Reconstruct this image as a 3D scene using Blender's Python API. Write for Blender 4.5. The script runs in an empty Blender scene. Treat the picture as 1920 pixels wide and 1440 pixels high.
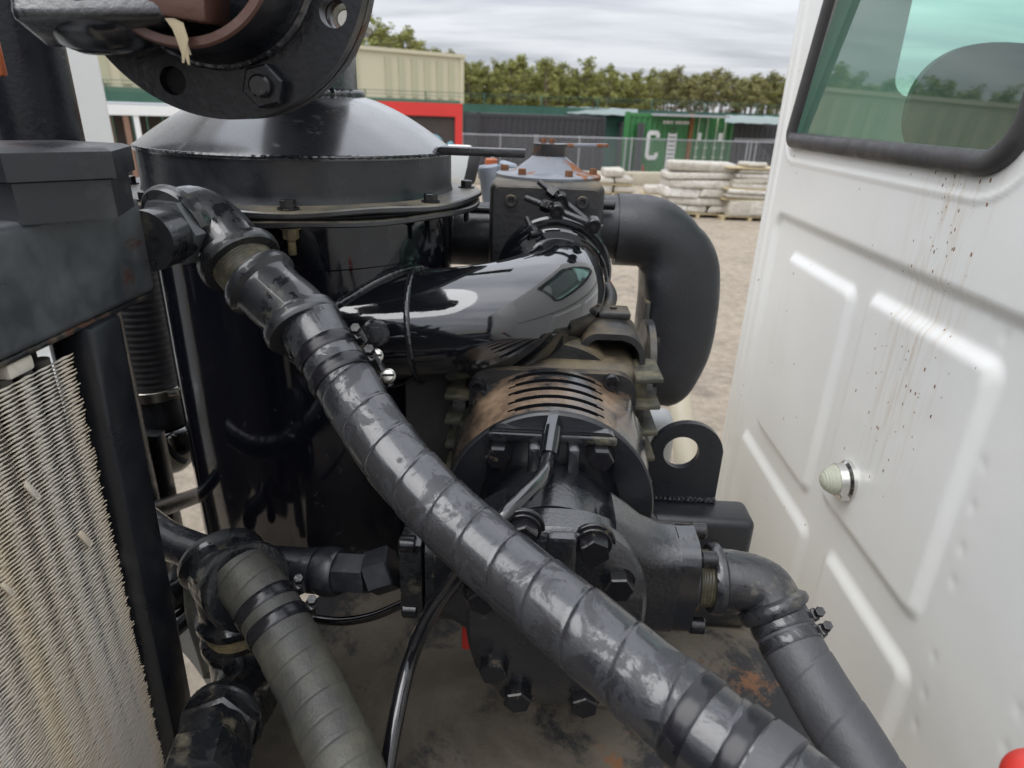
import bpy, bmesh, math, random
from mathutils import Vector, Matrix, noise
from mathutils.geometry import tessellate_polygon
random.seed(7)
SC = bpy.context.scene
COL = SC.collection
PI = math.pi
V = Vector

# ---------------------------------------------------------------- camera
F, PITCH, ROLL, YAW, H = 1220.0, math.radians(22.9), math.radians(2.0), math.radians(1.7), 2.5
_f = V((-math.sin(YAW)*math.cos(PITCH), math.cos(YAW)*math.cos(PITCH), -math.sin(PITCH)))
_r = V((math.cos(YAW), math.sin(YAW), 0)); _u = _r.cross(_f)
CR = _r*math.cos(ROLL)+_u*math.sin(ROLL); CU = -_r*math.sin(ROLL)+_u*math.cos(ROLL)
EYE = V((0, 0, H))
cam = bpy.data.cameras.new('camera'); camo = bpy.data.objects.new('camera', cam); COL.objects.link(camo)
m = Matrix((CR, CU, -_f)).transposed().to_4x4(); m.translation = EYE
camo.matrix_world = m
cam.sensor_width = 36; cam.lens = F/1920*36
cam.clip_start = 0.05; cam.clip_end = 2000
cam.dof.use_dof = True; cam.dof.focus_distance = 0.80; cam.dof.aperture_fstop = 6.5
SC.camera = camo
# survey helpers: a sight line through a photo pixel, met with a known plane of the place
def ray(x, y): return _f + CR*((x-960)/F) + CU*((720-y)/F)
def PY(x, y, Y): d = ray(x, y); return d*(Y/d.y)+EYE
def PX(x, y, X): d = ray(x, y); return d*(X/d.x)+EYE
def PZ(x, y, Z): d = ray(x, y); return d*((Z-H)/d.z)+EYE
def PD(x, y, D): return ray(x, y)*D+EYE

# ---------------------------------------------------------------- sky, sun, exposure
SUN_EL, SUN_AZ = math.radians(54), math.radians(-135)     # azimuth from +Y towards +X: light comes from the left, a little behind
W = bpy.data.worlds.new('World'); SC.world = W; W.use_nodes = True
nt = W.node_tree; N = nt.nodes; L = nt.links; N.clear()
out = N.new('ShaderNodeOutputWorld'); bg = N.new('ShaderNodeBackground'); bg.inputs[1].default_value = 0.1
sky = N.new('ShaderNodeTexSky'); sky.sky_type = 'NISHITA'; sky.sun_disc = False
sky.sun_elevation = SUN_EL; sky.sun_rotation = SUN_AZ
tc = N.new('ShaderNodeTexCoord'); sep = N.new('ShaderNodeSeparateXYZ'); L.new(tc.outputs['Generated'], sep.inputs[0])
mx = N.new('ShaderNodeMath'); mx.operation = 'MAXIMUM'; L.new(sep.outputs[2], mx.inputs[0]); mx.inputs[1].default_value = 0.0
ad = N.new('ShaderNodeMath'); ad.operation = 'ADD'; L.new(mx.outputs[0], ad.inputs[0]); ad.inputs[1].default_value = 0.12
dv = N.new('ShaderNodeVectorMath'); dv.operation = 'DIVIDE'; L.new(tc.outputs['Generated'], dv.inputs[0])
cmb = N.new('ShaderNodeCombineXYZ'); [L.new(ad.outputs[0], cmb.inputs[i]) for i in range(3)]; L.new(cmb.outputs[0], dv.inputs[1])
mp = N.new('ShaderNodeMapping'); L.new(dv.outputs[0], mp.inputs[0]); mp.inputs['Scale'].default_value = (0.35, 0.9, 0.0)
nz = N.new('ShaderNodeTexNoise'); L.new(mp.outputs[0], nz.inputs['Vector']); nz.inputs['Scale'].default_value = 1.7; nz.inputs['Detail'].default_value = 7; nz.inputs['Roughness'].default_value = .55; nz.inputs['Distortion'].default_value = .3
rp = N.new('ShaderNodeValToRGB'); L.new(nz.outputs['Fac'], rp.inputs[0])
rp.color_ramp.elements[0].position = .36; rp.color_ramp.elements[0].color = (2.8, 2.93, 3.25, 1)
rp.color_ramp.elements[1].position = .62; rp.color_ramp.elements[1].color = (4.55, 4.63, 4.85, 1)
mix = N.new('ShaderNodeMixRGB'); mix.inputs[0].default_value = .94; L.new(sky.outputs[0], mix.inputs[1]); L.new(rp.outputs[0], mix.inputs[2])
# overcast luminance rises evenly from the horizon to the zenith (standard overcast sky)
g1 = N.new('ShaderNodeMath'); g1.operation = 'MULTIPLY_ADD'; L.new(mx.outputs[0], g1.inputs[0]); g1.inputs[1].default_value = 2.7; g1.inputs[2].default_value = 1.0
gm = N.new('ShaderNodeVectorMath'); gm.operation = 'SCALE'; L.new(mix.outputs[0], gm.inputs[0]); L.new(g1.outputs[0], gm.inputs['Scale'])
L.new(gm.outputs[0], bg.inputs[0]); L.new(bg.outputs[0], out.inputs[0])
sl = bpy.data.lights.new('sun', 'SUN'); sl.energy = 1.5; sl.angle = math.radians(58); sl.color = (1, .985, .96)
so = bpy.data.objects.new('sun', sl); COL.objects.link(so)
sd = V((math.sin(SUN_AZ)*math.cos(SUN_EL), math.cos(SUN_AZ)*math.cos(SUN_EL), math.sin(SUN_EL)))
so.rotation_euler = sd.to_track_quat('Z', 'Y').to_euler(); so.location = (-4, -2, 9)
vs = SC.view_settings; vs.view_transform = 'Standard'; vs.look = 'None'; vs.gamma = 1; vs.use_curve_mapping = False; vs.exposure = 0.56
SC.render.engine = 'CYCLES'

# ---------------------------------------------------------------- materials
def newmat(name):
    mt = bpy.data.materials.new(name); mt.use_nodes = True
    n = mt.node_tree.nodes; l = mt.node_tree.links
    return mt, n, l, n['Principled BSDF']
def _noise(n, l, co, scale, detail=4, rough=.55, dist=0.0):
    t = n.new('ShaderNodeTexNoise'); t.inputs['Scale'].default_value = scale; t.inputs['Detail'].default_value = detail
    t.inputs['Roughness'].default_value = rough; t.inputs['Distortion'].default_value = dist
    l.new(co, t.inputs['Vector']); return t.outputs['Fac']
def _ramp(n, l, v, a, b, ca=(0, 0, 0, 1), cb=(1, 1, 1, 1)):
    r = n.new('ShaderNodeValToRGB'); r.color_ramp.elements[0].position = a; r.color_ramp.elements[1].position = b
    r.color_ramp.elements[0].color = ca; r.color_ramp.elements[1].color = cb; l.new(v, r.inputs[0]); return r.outputs[0]
def _math(n, l, op, a, b=None):
    q = n.new('ShaderNodeMath'); q.operation = op; q.use_clamp = False
    for i, v in enumerate((a, b)):
        if v is None: continue
        if isinstance(v, (int, float)): q.inputs[i].default_value = v
        else: l.new(v, q.inputs[i])
    return q.outputs[0]
def _mixc(n, l, f, a, b):
    q = n.new('ShaderNodeMixRGB')
    for i, v in enumerate((f, a, b)):
        if isinstance(v, (int, float)): q.inputs[i].default_value = v
        elif isinstance(v, tuple): q.inputs[i].default_value = (*v, 1) if len(v) == 3 else v
        else: l.new(v, q.inputs[i])
    return q.outputs[0]
def _mixv(n, l, f, a, b):
    q = n.new('ShaderNodeMix'); q.data_type = 'FLOAT'
    for i, v in enumerate((f, a, b)):
        if isinstance(v, (int, float)): q.inputs[[0, 2, 3][i]].default_value = v
        else: l.new(v, q.inputs[[0, 2, 3][i]])
    return q.outputs[0]
def _mr(n, l, v, a, b):
    q = n.new('ShaderNodeMapRange'); q.clamp = True; l.new(v, q.inputs[0]); q.inputs[1].default_value = a; q.inputs[2].default_value = b; return q.outputs[0]
def _coord(n, l, scale=None):
    t = n.new('ShaderNodeTexCoord'); o = t.outputs['Object']
    if scale:
        mpp = n.new('ShaderNodeMapping'); mpp.inputs['Scale'].default_value = scale; l.new(o, mpp.inputs[0]); o = mpp.outputs[0]
    return o
def _bump(n, l, h, dist, strength=1.0):
    b = n.new('ShaderNodeBump'); b.inputs['Distance'].default_value = dist; b.inputs['Strength'].default_value = strength
    l.new(h, b.inputs['Height']); return b.outputs[0]
def paint(name, base, rough=.12, bump=.0003, bscale=60, dull=0.0, dullrough=.5, dullscale=25, dust=0.0, dustcol=(.30, .24, .15), dscale=12,
          rust=0.0, rustcol=(.19, .065, .02), rscale=14, updust=False, metallic=0.0, base2=None, spec=.7, coat=0.0):
    """painted metal: gloss broken by dull overspray, dust that lies on upward faces, rust patches"""
    mt, n, l, p = newmat(name); co = _coord(n, l)
    col = base; rg = rough
    if base2: col = _mixc(n, l, _ramp(n, l, _noise(n, l, co, 9, 6), .35, .65), base, base2)
    fine = _noise(n, l, co, 90, 5, .7)
    if dull > 0:
        k = _ramp(n, l, _math(n, l, 'ADD', _noise(n, l, co, dullscale, 8, .62, .4), _math(n, l, 'MULTIPLY', _math(n, l, 'SUBTRACT', fine, .5), .12)), .62-dull*.35-.02, .62-dull*.35+.04)
        rg = _mixv(n, l, k, rough, dullrough)
    else:
        rg = _mixv(n, l, _ramp(n, l, _noise(n, l, co, 17, 6, .6), .4, .75), rough, min(1, rough*1.9+.03))
    if dust > 0:
        kd = _ramp(n, l, _noise(n, l, co, dscale, 8, .65), .66-dust*.4, .86-dust*.4)
        if updust:
            g = n.new('ShaderNodeNewGeometry'); s = n.new('ShaderNodeSeparateXYZ'); l.new(g.outputs['Normal'], s.inputs[0])
            kd = _math(n, l, 'MULTIPLY', kd, _ramp(n, l, s.outputs[2], .1, .85))
        kd = _math(n, l, 'MULTIPLY', kd, _mixv(n, l, fine, .45, 1.0))
        col = _mixc(n, l, kd, col, dustcol); rg = _mixv(n, l, kd, rg, .85)
    if rust > 0:
        kr = _ramp(n, l, _noise(n, l, co, rscale, 9, .68, .3), .72-rust*.4, .76-rust*.4)
        rc = _mixc(n, l, _noise(n, l, co, rscale*6, 6), rustcol, tuple(c*.35 for c in rustcol))
        col = _mixc(n, l, kr, col, rc); rg = _mixv(n, l, kr, rg, .9)
    if isinstance(col, tuple): p.inputs['Base Color'].default_value = (*col, 1)
    else: l.new(col, p.inputs['Base Color'])
    if isinstance(rg, (int, float)): p.inputs['Roughness'].default_value = rg
    else: l.new(rg, p.inputs['Roughness'])
    p.inputs['Metallic'].default_value = metallic; p.inputs['Specular IOR Level'].default_value = spec
    if coat: p.inputs['Coat Weight'].default_value = coat; p.inputs['Coat IOR'].default_value = 1.65; p.inputs['Coat Roughness'].default_value = max(.04, rough*.8)
    if bump > 0: l.new(_bump(n, l, _noise(n, l, co, bscale, 3, .5), bump), p.inputs['Normal'])
    return mt
def plain(name, c, rough=.6, var=.25, scale=8, bump=0, metallic=0.0):
    mt, n, l, p = newmat(name); co = _coord(n, l)
    f = _noise(n, l, co, scale, 6, .6)
    l.new(_mixc(n, l, f, tuple(x*(1-var) for x in c), tuple(min(1, x*(1+var)) for x in c)), p.inputs['Base Color'])
    p.inputs['Roughness'].default_value = rough; p.inputs['Metallic'].default_value = metallic
    if bump: l.new(_bump(n, l, _noise(n, l, co, scale*5, 5), bump), p.inputs['Normal'])
    return mt

BLK = (.0075, .0082, .0105)
M = {}
M['gloss'] = paint('black_gloss_paint', BLK, .05, .00022, 70, coat=1)
M['gloss_tank'] = paint('black_tank_paint', (.005, .0055, .009), .06, .0006, 9, dust=.12, dscale=30, dustcol=(.09, .09, .09))
M['lid'] = paint('black_lid_paint', (.016, .017, .021), .19, .0005, 7, dust=.20, dscale=40, dustcol=(.12, .12, .125), rust=.05, rscale=60, coat=1)
M['rim'] = paint('dusty_rim_paint', (.012, .013, .016), .28, .0005, 30, dust=.62, updust=True, dscale=9, dustcol=(.27, .23, .15), rust=.10, rscale=28, coat=0.4)
M['cast'] = paint('black_cast_iron', (.008, .009, .012), .14, .0004, 110, dust=.10, dscale=16, updust=True, coat=0.5)
M['cast_rough'] = paint('orange_peel_black', (.007, .008, .011),   .27, .0014, 190, dust=.06, dscale=20, coat=0.7)
M['fit'] = paint('overspray_fitting', (.014, .015, .018), .10, .0004, 120, dull=.55, dullrough=.48, dullscale=34, dust=.20, dscale=25, dustcol=(.22, .20, .15), coat=0.5)
M['fit_dust'] = paint('dusty_fitting', (.011, .012, .014), .14, .0005, 120, dull=.35, dullrough=.45, dullscale=30, dust=.24, dscale=22, dustcol=(.22, .195, .125), rust=.08)
M['satin'] = paint('satin_black_steel', (.010, .0115, .015), .27, .0003, 90, dust=.16, dscale=10, dustcol=(.09, .09, .085))
M['header'] = paint('grey_dusted_header', (.040, .044, .050), .24, .0004, 70, dust=.66, dscale=5, dustcol=(.15, .16, .17), rust=.24, rscale=13, rustcol=(.10, .032, .018), coat=0.4)
M['matte'] = paint('matte_black_plastic', (.012, .013, .016), .34, .0004, 220, dust=.12, dscale=9, dustcol=(.07, .07, .07))
M['blower'] = paint('dusty_blower_casting', (.016, .016, .017), .34, .0009, 90, dust=.60, dscale=8, dustcol=(.17, .13, .07), updust=True, rust=.10)
M['bell'] = paint('bell_housing_ochre_dust', (.010, .011, .013), .18, .0004, 60, dust=.52, dscale=8, dustcol=(.33, .215, .125), updust=True, coat=0.5)
M['ribs'] = paint('dirty_ribs', (.03, .03, .022), .5, .0012, 90, dust=.5, dscale=20, dustcol=(.16, .14, .08))
M['cone'] = paint('worn_grey_cone', (.16, .175, .20), .35, .0011, 60, rust=.52, rscale=9, rustcol=(.30, .10, .025), dust=.25, dustcol=(.35, .36, .37))
M['rusty'] = paint('rusty_bolt', (.14, .055, .022), .8, .0012, 150, rust=.5, rscale=80, rustcol=(.21, .075, .025))
M['rustblk'] = paint('black_with_rust', (.016, .016, .018), .3, .0010, 90, rust=.40, rscale=18, rustcol=(.13, .05, .025), dust=.3)
M['flange'] = paint('black_flange', (.0075, .0085, .012), .24, .0006, 130, dust=.08, dscale=18, dustcol=(.06, .06, .06), spec=.4)
M['copper'] = paint('brown_primer', (.085, .036, .024), .38, .0012, 60, dust=.3, dustcol=(.2, .12, .09), rust=.25, rustcol=(.03, .015, .01))
M['dullpipe'] = paint('dull_pipe_bore', (.05, .045, .038), .5, .0006, 40, dust=.4, dustcol=(.12, .10, .08))
M['thread'] = paint('dusty_thread', (.06, .055, .035), .35, .0003, 90, dust=.4, dscale=60, dustcol=(.22, .19, .10))
M['brass_dust'] = paint('yellow_dust_thread', (.10, .075, .035), .5, .0005, 90, dust=.6, dscale=40, dustcol=(.30, .24, .12))
M['zinc'] = plain('zinc_steel', (.55, .53, .48), .32, .15, 30, metallic=1)
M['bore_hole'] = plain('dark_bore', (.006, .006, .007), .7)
M['bolt'] = paint('black_bolt', (.010, .010, .012), .16, .0003, 160, dust=.15, dscale=40, spec=.5)
M['stud'] = paint('black_stud', (.016, .016, .019), .3, .0008, 300)
M['weld'] = paint('painted_weld', (.011, .012, .015), .12, .0006, 200, dull=.3, dullrough=.4, dullscale=50, coat=0.6)
M['rubber'] = None
def hose_mat(name, base, glossy, dusty, dustcol=(.13, .12, .095), gscale=16, blackdist=1.0):
    """wrapped rubber hose; glossy black overspray lies on it in ragged patches; wrap lines are geometry"""
    mt, n, l, p = newmat(name); co = _coord(n, l)
    big = _noise(n, l, co, gscale, 10, .70, .8)
    k = _ramp(n, l, big, .595-glossy*.3, .655-glossy*.3)
    c0 = _mixc(n, l, _noise(n, l, co, 7, 7, .65), base, tuple(x*1.35 for x in base))
    kd = _ramp(n, l, _noise(n, l, co, 10, 8, .7), .70-dusty*.45, .95-dusty*.45)
    c0 = _mixc(n, l, kd, c0, dustcol)
    col = _mixc(n, l, k, c0, (.017, .018, .022))
    l.new(col, p.inputs['Base Color']); l.new(_math(n, l, 'MULTIPLY', k, .65), p.inputs['Coat Weight']); p.inputs['Coat IOR'].default_value = 1.7; p.inputs['Coat Roughness'].default_value = .14
    rg = _mixv(n, l, k, _mixv(n, l, _noise(n, l, co, 40, 6), .30, .58), .09)
    l.new(rg, p.inputs['Roughness'])
    h = _math(n, l, 'ADD', _noise(n, l, co, 45, 5, .6), _math(n, l, 'MULTIPLY', _noise(n, l, co, 420, 4, .7), .30))
    l.new(_bump(n, l, h, .0016), p.inputs['Normal'])
    return mt
M['hose_gloss'] = hose_mat('overspray_wrapped_hose', (.025, .026, .030), .50, .14, (.06, .06, .064), 24)
M['hose_dull'] = hose_mat('dull_wrapped_hose', (.052, .053, .058), .02, .42, (.085, .085, .088), 9)
M['hose_dust'] = hose_mat('dusty_wrapped_hose', (.042, .042, .038), -.05, .55, (.11, .105, .075), 7)
M['band'] = paint('black_band', (.009, .009, .012), .2, .0002, 90, spec=.45)
M['tube'] = paint('shiny_black_tube', (.007, .007, .009), .09, .0004, 90, coat=0.6)
M['fin'] = None
def fin_mat():
    mt, n, l, p = newmat('dusty_aluminium_fin'); co = _coord(n, l)
    f = _noise(n, l, co, 11, 9, .7)
    c = _mixc(n, l, _ramp(n, l, f, .38, .64), (.78, .74, .66), (.84, .70, .50))
    c = _mixc(n, l, _ramp(n, l, _noise(n, l, co, 60, 6, .7), .58, .78), c, (.50, .46, .39))
    l.new(c, p.inputs['Base Color']); p.inputs['Roughness'].default_value = .5; p.inputs['Metallic'].default_value = .1
    return mt
M['fin'] = fin_mat()
def cab_mat():
    mt, n, l, p = newmat('white_cab_paint'); co = _coord(n, l)
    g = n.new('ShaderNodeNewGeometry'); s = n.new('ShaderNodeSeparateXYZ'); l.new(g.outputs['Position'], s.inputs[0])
    bounce_tint = _mixc(n, l, _mr(n, l, _math(n, l, 'ADD', s.outputs[2], _math(n, l, 'MULTIPLY', _math(n, l, 'SUBTRACT', _noise(n, l, co, 5, 7, .6), .5), .5)), 1.15, 2.0), (.71, .69, .61), (.765, .77, .75))  # warmer towards the bottom: light bounced from the tan ground, painted into the colour
    c = bounce_tint
    # rust specks: fly-rust dots and short runs, thick in a streak below the window and thin elsewhere
    band = _math(n, l, 'SUBTRACT', 1.0, _math(n, l, 'MULTIPLY', _math(n, l, 'ABSOLUTE', _math(n, l, 'SUBTRACT', s.outputs[1], 1.00)), 8.5))
    band = _math(n, l, 'MULTIPLY', band, _mr(n, l, s.outputs[2], 1.88, 2.10))
    mm = n.new('ShaderNodeMapping'); mm.inputs['Scale'].default_value = (1, 1, .6); l.new(co, mm.inputs[0])
    vo = n.new('ShaderNodeTexVoronoi'); vo.inputs['Scale'].default_value = 120; l.new(mm.outputs[0], vo.inputs['Vector'])
    vo.inputs['Randomness'].default_value = 1
    sel = n.new('ShaderNodeSeparateColor'); l.new(vo.outputs['Color'], sel.inputs[0])
    sz = _math(n, l, 'ADD', .10, _math(n, l, 'MULTIPLY', sel.outputs[2], .16))
    dot = _math(n, l, 'LESS_THAN', vo.outputs['Distance'], sz)
    pick = _math(n, l, 'LESS_THAN', sel.outputs[0], _math(n, l, 'ADD', .010, _math(n, l, 'MULTIPLY', _math(n, l, 'MAXIMUM', band, 0.0), .30)))
    k = _math(n, l, 'MULTIPLY', dot, pick)
    c = _mixc(n, l, k, c, _mixc(n, l, sel.outputs[1], (.12, .065, .035), (.28, .13, .055)))
    mm2 = n.new('ShaderNodeMapping'); mm2.inputs['Scale'].default_value = (1, 60, 5); l.new(co, mm2.inputs[0])
    st = _ramp(n, l, _noise(n, l, mm2.outputs[0], 1.2, 6, .65), .47, .66)
    st = _math(n, l, 'MULTIPLY', _math(n, l, 'MULTIPLY', st, _math(n, l, 'MAXIMUM', band, 0.0)), .55)
    c = _mixc(n, l, st, c, (.50, .38, .23))
    grime = _ramp(n, l, _noise(n, l, co, 3.2, 9, .7), .52, .80)
    c = _mixc(n, l, _math(n, l, 'MULTIPLY', grime, .16), c, (.42, .38, .30))
    l.new(c, p.inputs['Base Color']); p.inputs['Roughness'].default_value = .33
    p.inputs['Coat Weight'].default_value = .25; p.inputs['Coat Roughness'].default_value = .12
    l.new(_bump(n, l, _noise(n, l, co, 14, 3), .0009), p.inputs['Normal'])
    return mt
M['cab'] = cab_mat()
def glass_mat():
    mt, n, l, p = newmat('tinted_cab_glass'); n.remove(p); o = n['Material Output']
    tr = n.new('ShaderNodeBsdfTransparent'); tr.inputs[0].default_value = (.70, .96, .86, 1)
    gl = n.new('ShaderNodeBsdfGlossy'); gl.inputs['Roughness'].default_value = .02; gl.inputs[0].default_value = (.95, 1, .98, 1)
    fr = n.new('ShaderNodeFresnel'); fr.inputs[0].default_value = 2.1
    df = n.new('ShaderNodeBsdfDiffuse'); df.inputs[0].default_value = (.4, .4, .38, 1)
    gb = n.new('ShaderNodeNewGeometry')     # only the outer face mirrors
    mxs = n.new('ShaderNodeMixShader'); l.new(_math(n, l, 'MULTIPLY', fr.outputs[0], _math(n, l, 'SUBTRACT', 1.0, gb.outputs['Backfacing'])), mxs.inputs[0]); l.new(tr.outputs[0], mxs.inputs[1]); l.new(gl.outputs[0], mxs.inputs[2])
    mx2 = n.new('ShaderNodeMixShader'); co = _coord(n, l)
    l.new(_math(n, l, 'MULTIPLY', _noise(n, l, co, 9, 8, .7), .07), mx2.inputs[0]); l.new(mxs.outputs[0], mx2.inputs[1]); l.new(df.outputs[0], mx2.inputs[2])
    l.new(mx2.outputs[0], o.inputs[0]); return mt
M['glass'] = glass_mat()
M['gasket'] = paint('window_rubber', (.036, .034, .036), .42, .0003, 300, dust=.3, dscale=20, dustcol=(.06, .058, .055))
M['interior'] = plain('cab_interior', (.05, .05, .05), .8, .3)
M['seatcloth'] = plain('grey_seat_cloth', (.14, .14, .14), .9, .2)
M['chrome'] = plain('lamp_chrome', (.7, .69, .66), .18, .1, 60, metallic=1)
def lens_mat():
    mt, n, l, p = newmat('clear_lamp_lens'); p.inputs['Base Color'].default_value = (.62, .64, .52, 1); p.inputs['Roughness'].default_value = .08
    p.inputs['Transmission Weight'].default_value = .35; p.inputs['IOR'].default_value = 1.3
    return mt
M['lens'] = lens_mat()
def deck_mat():
    mt, n, l, p = newmat('worn_steel_deck'); co = _coord(n, l)
    a = _noise(n, l, co, 6.0, 12, .70, .5)
    c = _mixc(n, l, _ramp(n, l, a, .40, .60), (.07, .059, .044), (.115, .098, .075))
    c = _mixc(n, l, _ramp(n, l, _noise(n, l, co, 4.2, 12, .72, .4), .50, .56), c, (.020, .020, .022))       # paint left on the steel
    c = _mixc(n, l, _ramp(n, l, _noise(n, l, co, 6.5, 12, .74, .4), .585, .63), c, (.17, .08, .036))
    c = _mixc(n, l, _ramp(n, l, _noise(n, l, co, 70, 6, .7), .60, .72), c, (.07, .06, .05))
    l.new(c, p.inputs['Base Color']); l.new(_mixv(n, l, a, .35, .85), p.inputs['Roughness'])
    l.new(_bump(n, l, _noise(n, l, co, 90, 8, .7), .0014), p.inputs['Normal']); return mt
M['deck'] = deck_mat()
M['red'] = plain('red_paint', (.52, .035, .025), .45, .15, 20)
M['orange'] = plain('orange_reflector', (.40, .10, .03), .35, .15, 20)
M['cream'] = plain('cream_plastic_pipe', (.62, .56, .43), .45, .08, 12)
M['greyblue'] = paint('grey_blue_paint', (.24, .27, .32), .4, .0008, 60, dust=.3, dustcol=(.4, .41, .42))
M['whitebody'] = plain('white_body_panel', (.74, .75, .73), .35, .05, 3)
M['tape'] = plain('torn_tape', (.34, .28, .18), .8, .3, 40)
M['palegrey'] = plain('pale_grey_plastic', (.42, .43, .43), .45, .1, 10)
M['legmat'] = paint('dusty_leg', (.028, .027, .026), .4, .0004, 60, dust=.4, dustcol=(.06, .055, .05))
M['lightbar'] = paint('ochre_edged_steel', (.014, .014, .016), .22, .001, 120, rust=.12, rscale=40, rustcol=(.25, .09, .03))
def ground_mat():
    mt, n, l, p = newmat('packed_gravel_ground'); co = _coord(n, l)
    a = _noise(n, l, co, .35, 8, .6); b = _noise(n, l, co, 9, 9, .75)
    c = _mixc(n, l, _ramp(n, l, a, .35, .65), (.20, .165, .125), (.30, .25, .185))
    c = _mixc(n, l, _ramp(n, l, b, .40, .72), c, (.42, .36, .28))
    c = _mixc(n, l, _ramp(n, l, _noise(n, l, co, 2.2, 7, .7), .55, .75), c, (.13, .105, .085))
    l.new(c, p.inputs['Base Color']); p.inputs['Roughness'].default_value = .95
    l.new(_bump(n, l, b, .05), p.inputs['Normal']); return mt
M['ground'] = ground_mat()
M['beige'] = plain('beige_cladding', (.54, .50, .36), .55, .05, 2)
M['beige_rib'] = plain('greenish_recess', (.42, .41, .28), .6, .08, 2)
M['greenband'] = plain('green_trim', (.075, .15, .10), .6, .12, 2)
M['dkgreen'] = plain('green_wind_screen', (.035, .105, .075), .7, .25, 1.2)
M['container_green'] = plain('green_container', (.035, .17, .05), .45, .12, 1.5)
M['container_black'] = plain('black_container', (.030, .031, .034), .5, .15, 1.2)
M['container_dark'] = plain('charcoal_container', (.045, .047, .05), .55, .12, 1.2)
M['roofgrey'] = plain('grey_roof', (.30, .31, .32), .6, .1, 1)
M['container_red'] = plain('red_container', (.55, .03, .025), .5, .12, 1)
M['graffiti'] = plain('light_blue_graffiti', (.20, .42, .50), .6, .2, 3)
M['white'] = plain('white_marking', (.72, .73, .72), .6, .08, 3)
M['palebar'] = plain('pale_lock_rod', (.42, .50, .38), .5, .1, 3)
M['rustpost'] = plain('rusty_corner_post', (.22, .10, .03), .7, .25, 3)
M['galv'] = plain('galvanised_steel', (.42, .43, .45), .45, .1, 6, metallic=.6)
M['concrete'] = plain('concrete', (.40, .36, .28), .85, .15, 2)
def bag_mat():
    mt, n, l, p = newmat('white_wrapped_bag'); co = _coord(n, l); oi = n.new('ShaderNodeObjectInfo')
    c = _mixc(n, l, oi.outputs['Random'], (.62, .60, .55), (.46, .42, .35))
    c = _mixc(n, l, _ramp(n, l, _noise(n, l, co, 5, 8, .7, 1.0), .45, .7), c, (.36, .32, .26))
    l.new(c, p.inputs['Base Color']); p.inputs['Roughness'].default_value = .45
    l.new(_bump(n, l, _noise(n, l, co, 9, 7, .65, 1.5), .06), p.inputs['Normal']); return mt
M['bag'] = bag_mat()
M['pallet'] = plain('pallet_wood', (.42, .34, .20), .8, .2, 6)
M['wood_dark'] = plain('dark_board', (.045, .036, .032), .8, .3, 3)
M['wood_brown'] = plain('brown_post', (.22, .13, .09), .8, .2, 3)
M['tarp'] = plain('pale_teal_tarp', (.17, .21, .20), .6, .12, 1)
M['bark'] = plain('pine_bark', (.14, .11, .085), .9, .3, 3)
def leaf_mat(name, a, b):
    mt, n, l, p = newmat(name); oi = n.new('ShaderNodeObjectInfo'); co = _coord(n, l)
    f = _math(n, l, 'ADD', _math(n, l, 'MULTIPLY', _noise(n, l, co, 1.1, 4), .75), _math(n, l, 'MULTIPLY', oi.outputs['Random'], .3))
    l.new(_mixc(n, l, f, a, b), p.inputs['Base Color']); p.inputs['Roughness'].default_value = .7
    p.inputs['Subsurface Weight'].default_value = 0; return mt
M['leaf'] = leaf_mat('pine_needles', (.125, .14, .03), (.265, .27, .075))
M['leaf2'] = leaf_mat('dull_needles', (.12, .125, .04), (.25, .24, .09))

# ---------------------------------------------------------------- mesh helpers
def frame(ax):
    ax = V(ax).normalized(); ref = V((0, 0, 1)) if abs(ax.z) < .9 else V((1, 0, 0))
    u = ref.cross(ax).normalized(); return u, ax.cross(u).normalized(), ax
def spline(pts, ds=.006):
    pts = [V(p) for p in pts]
    if len(pts) == 2:
        n = max(2, int((pts[1]-pts[0]).length/ds)); return [pts[0].lerp(pts[1], i/n) for i in range(n+1)]
    P = [pts[0]*2-pts[1]]+pts+[pts[-1]*2-pts[-2]]; o = []
    for i in range(1, len(P)-2):
        a, b, c, d = P[i-1:i+3]; n = max(2, int((c-b).length/ds))
        for k in range(n):
            t = k/n
            o.append(.5*((2*b)+(c-a)*t+(2*a-5*b+4*c-d)*t*t+(3*b-a-3*c+d)*t**3))
    o.append(P[-2]); return o
def arc_path(p0, corner, p1, r, n=14):
    """straight - arc - straight through a corner"""
    p0, c, p1 = V(p0), V(corner), V(p1); a = (p0-c).normalized(); b = (p1-c).normalized()
    ang = a.angle(b); t = r/math.tan(ang/2); s = c+a*t; e = c+b*t
    cen = c+(a+b).normalized()*(r/math.sin(ang/2)); va = s-cen; vb = e-cen; tot = va.angle(vb); o = []
    for i in range(n+1):
        w = i/n; o.append(cen+(va*math.sin((1-w)*tot)+vb*math.sin(w*tot))/math.sin(tot))
    o = spline([p0, s], .01)[:-1]+o+spline([e, p1], .01)[1:]
    return o
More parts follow.
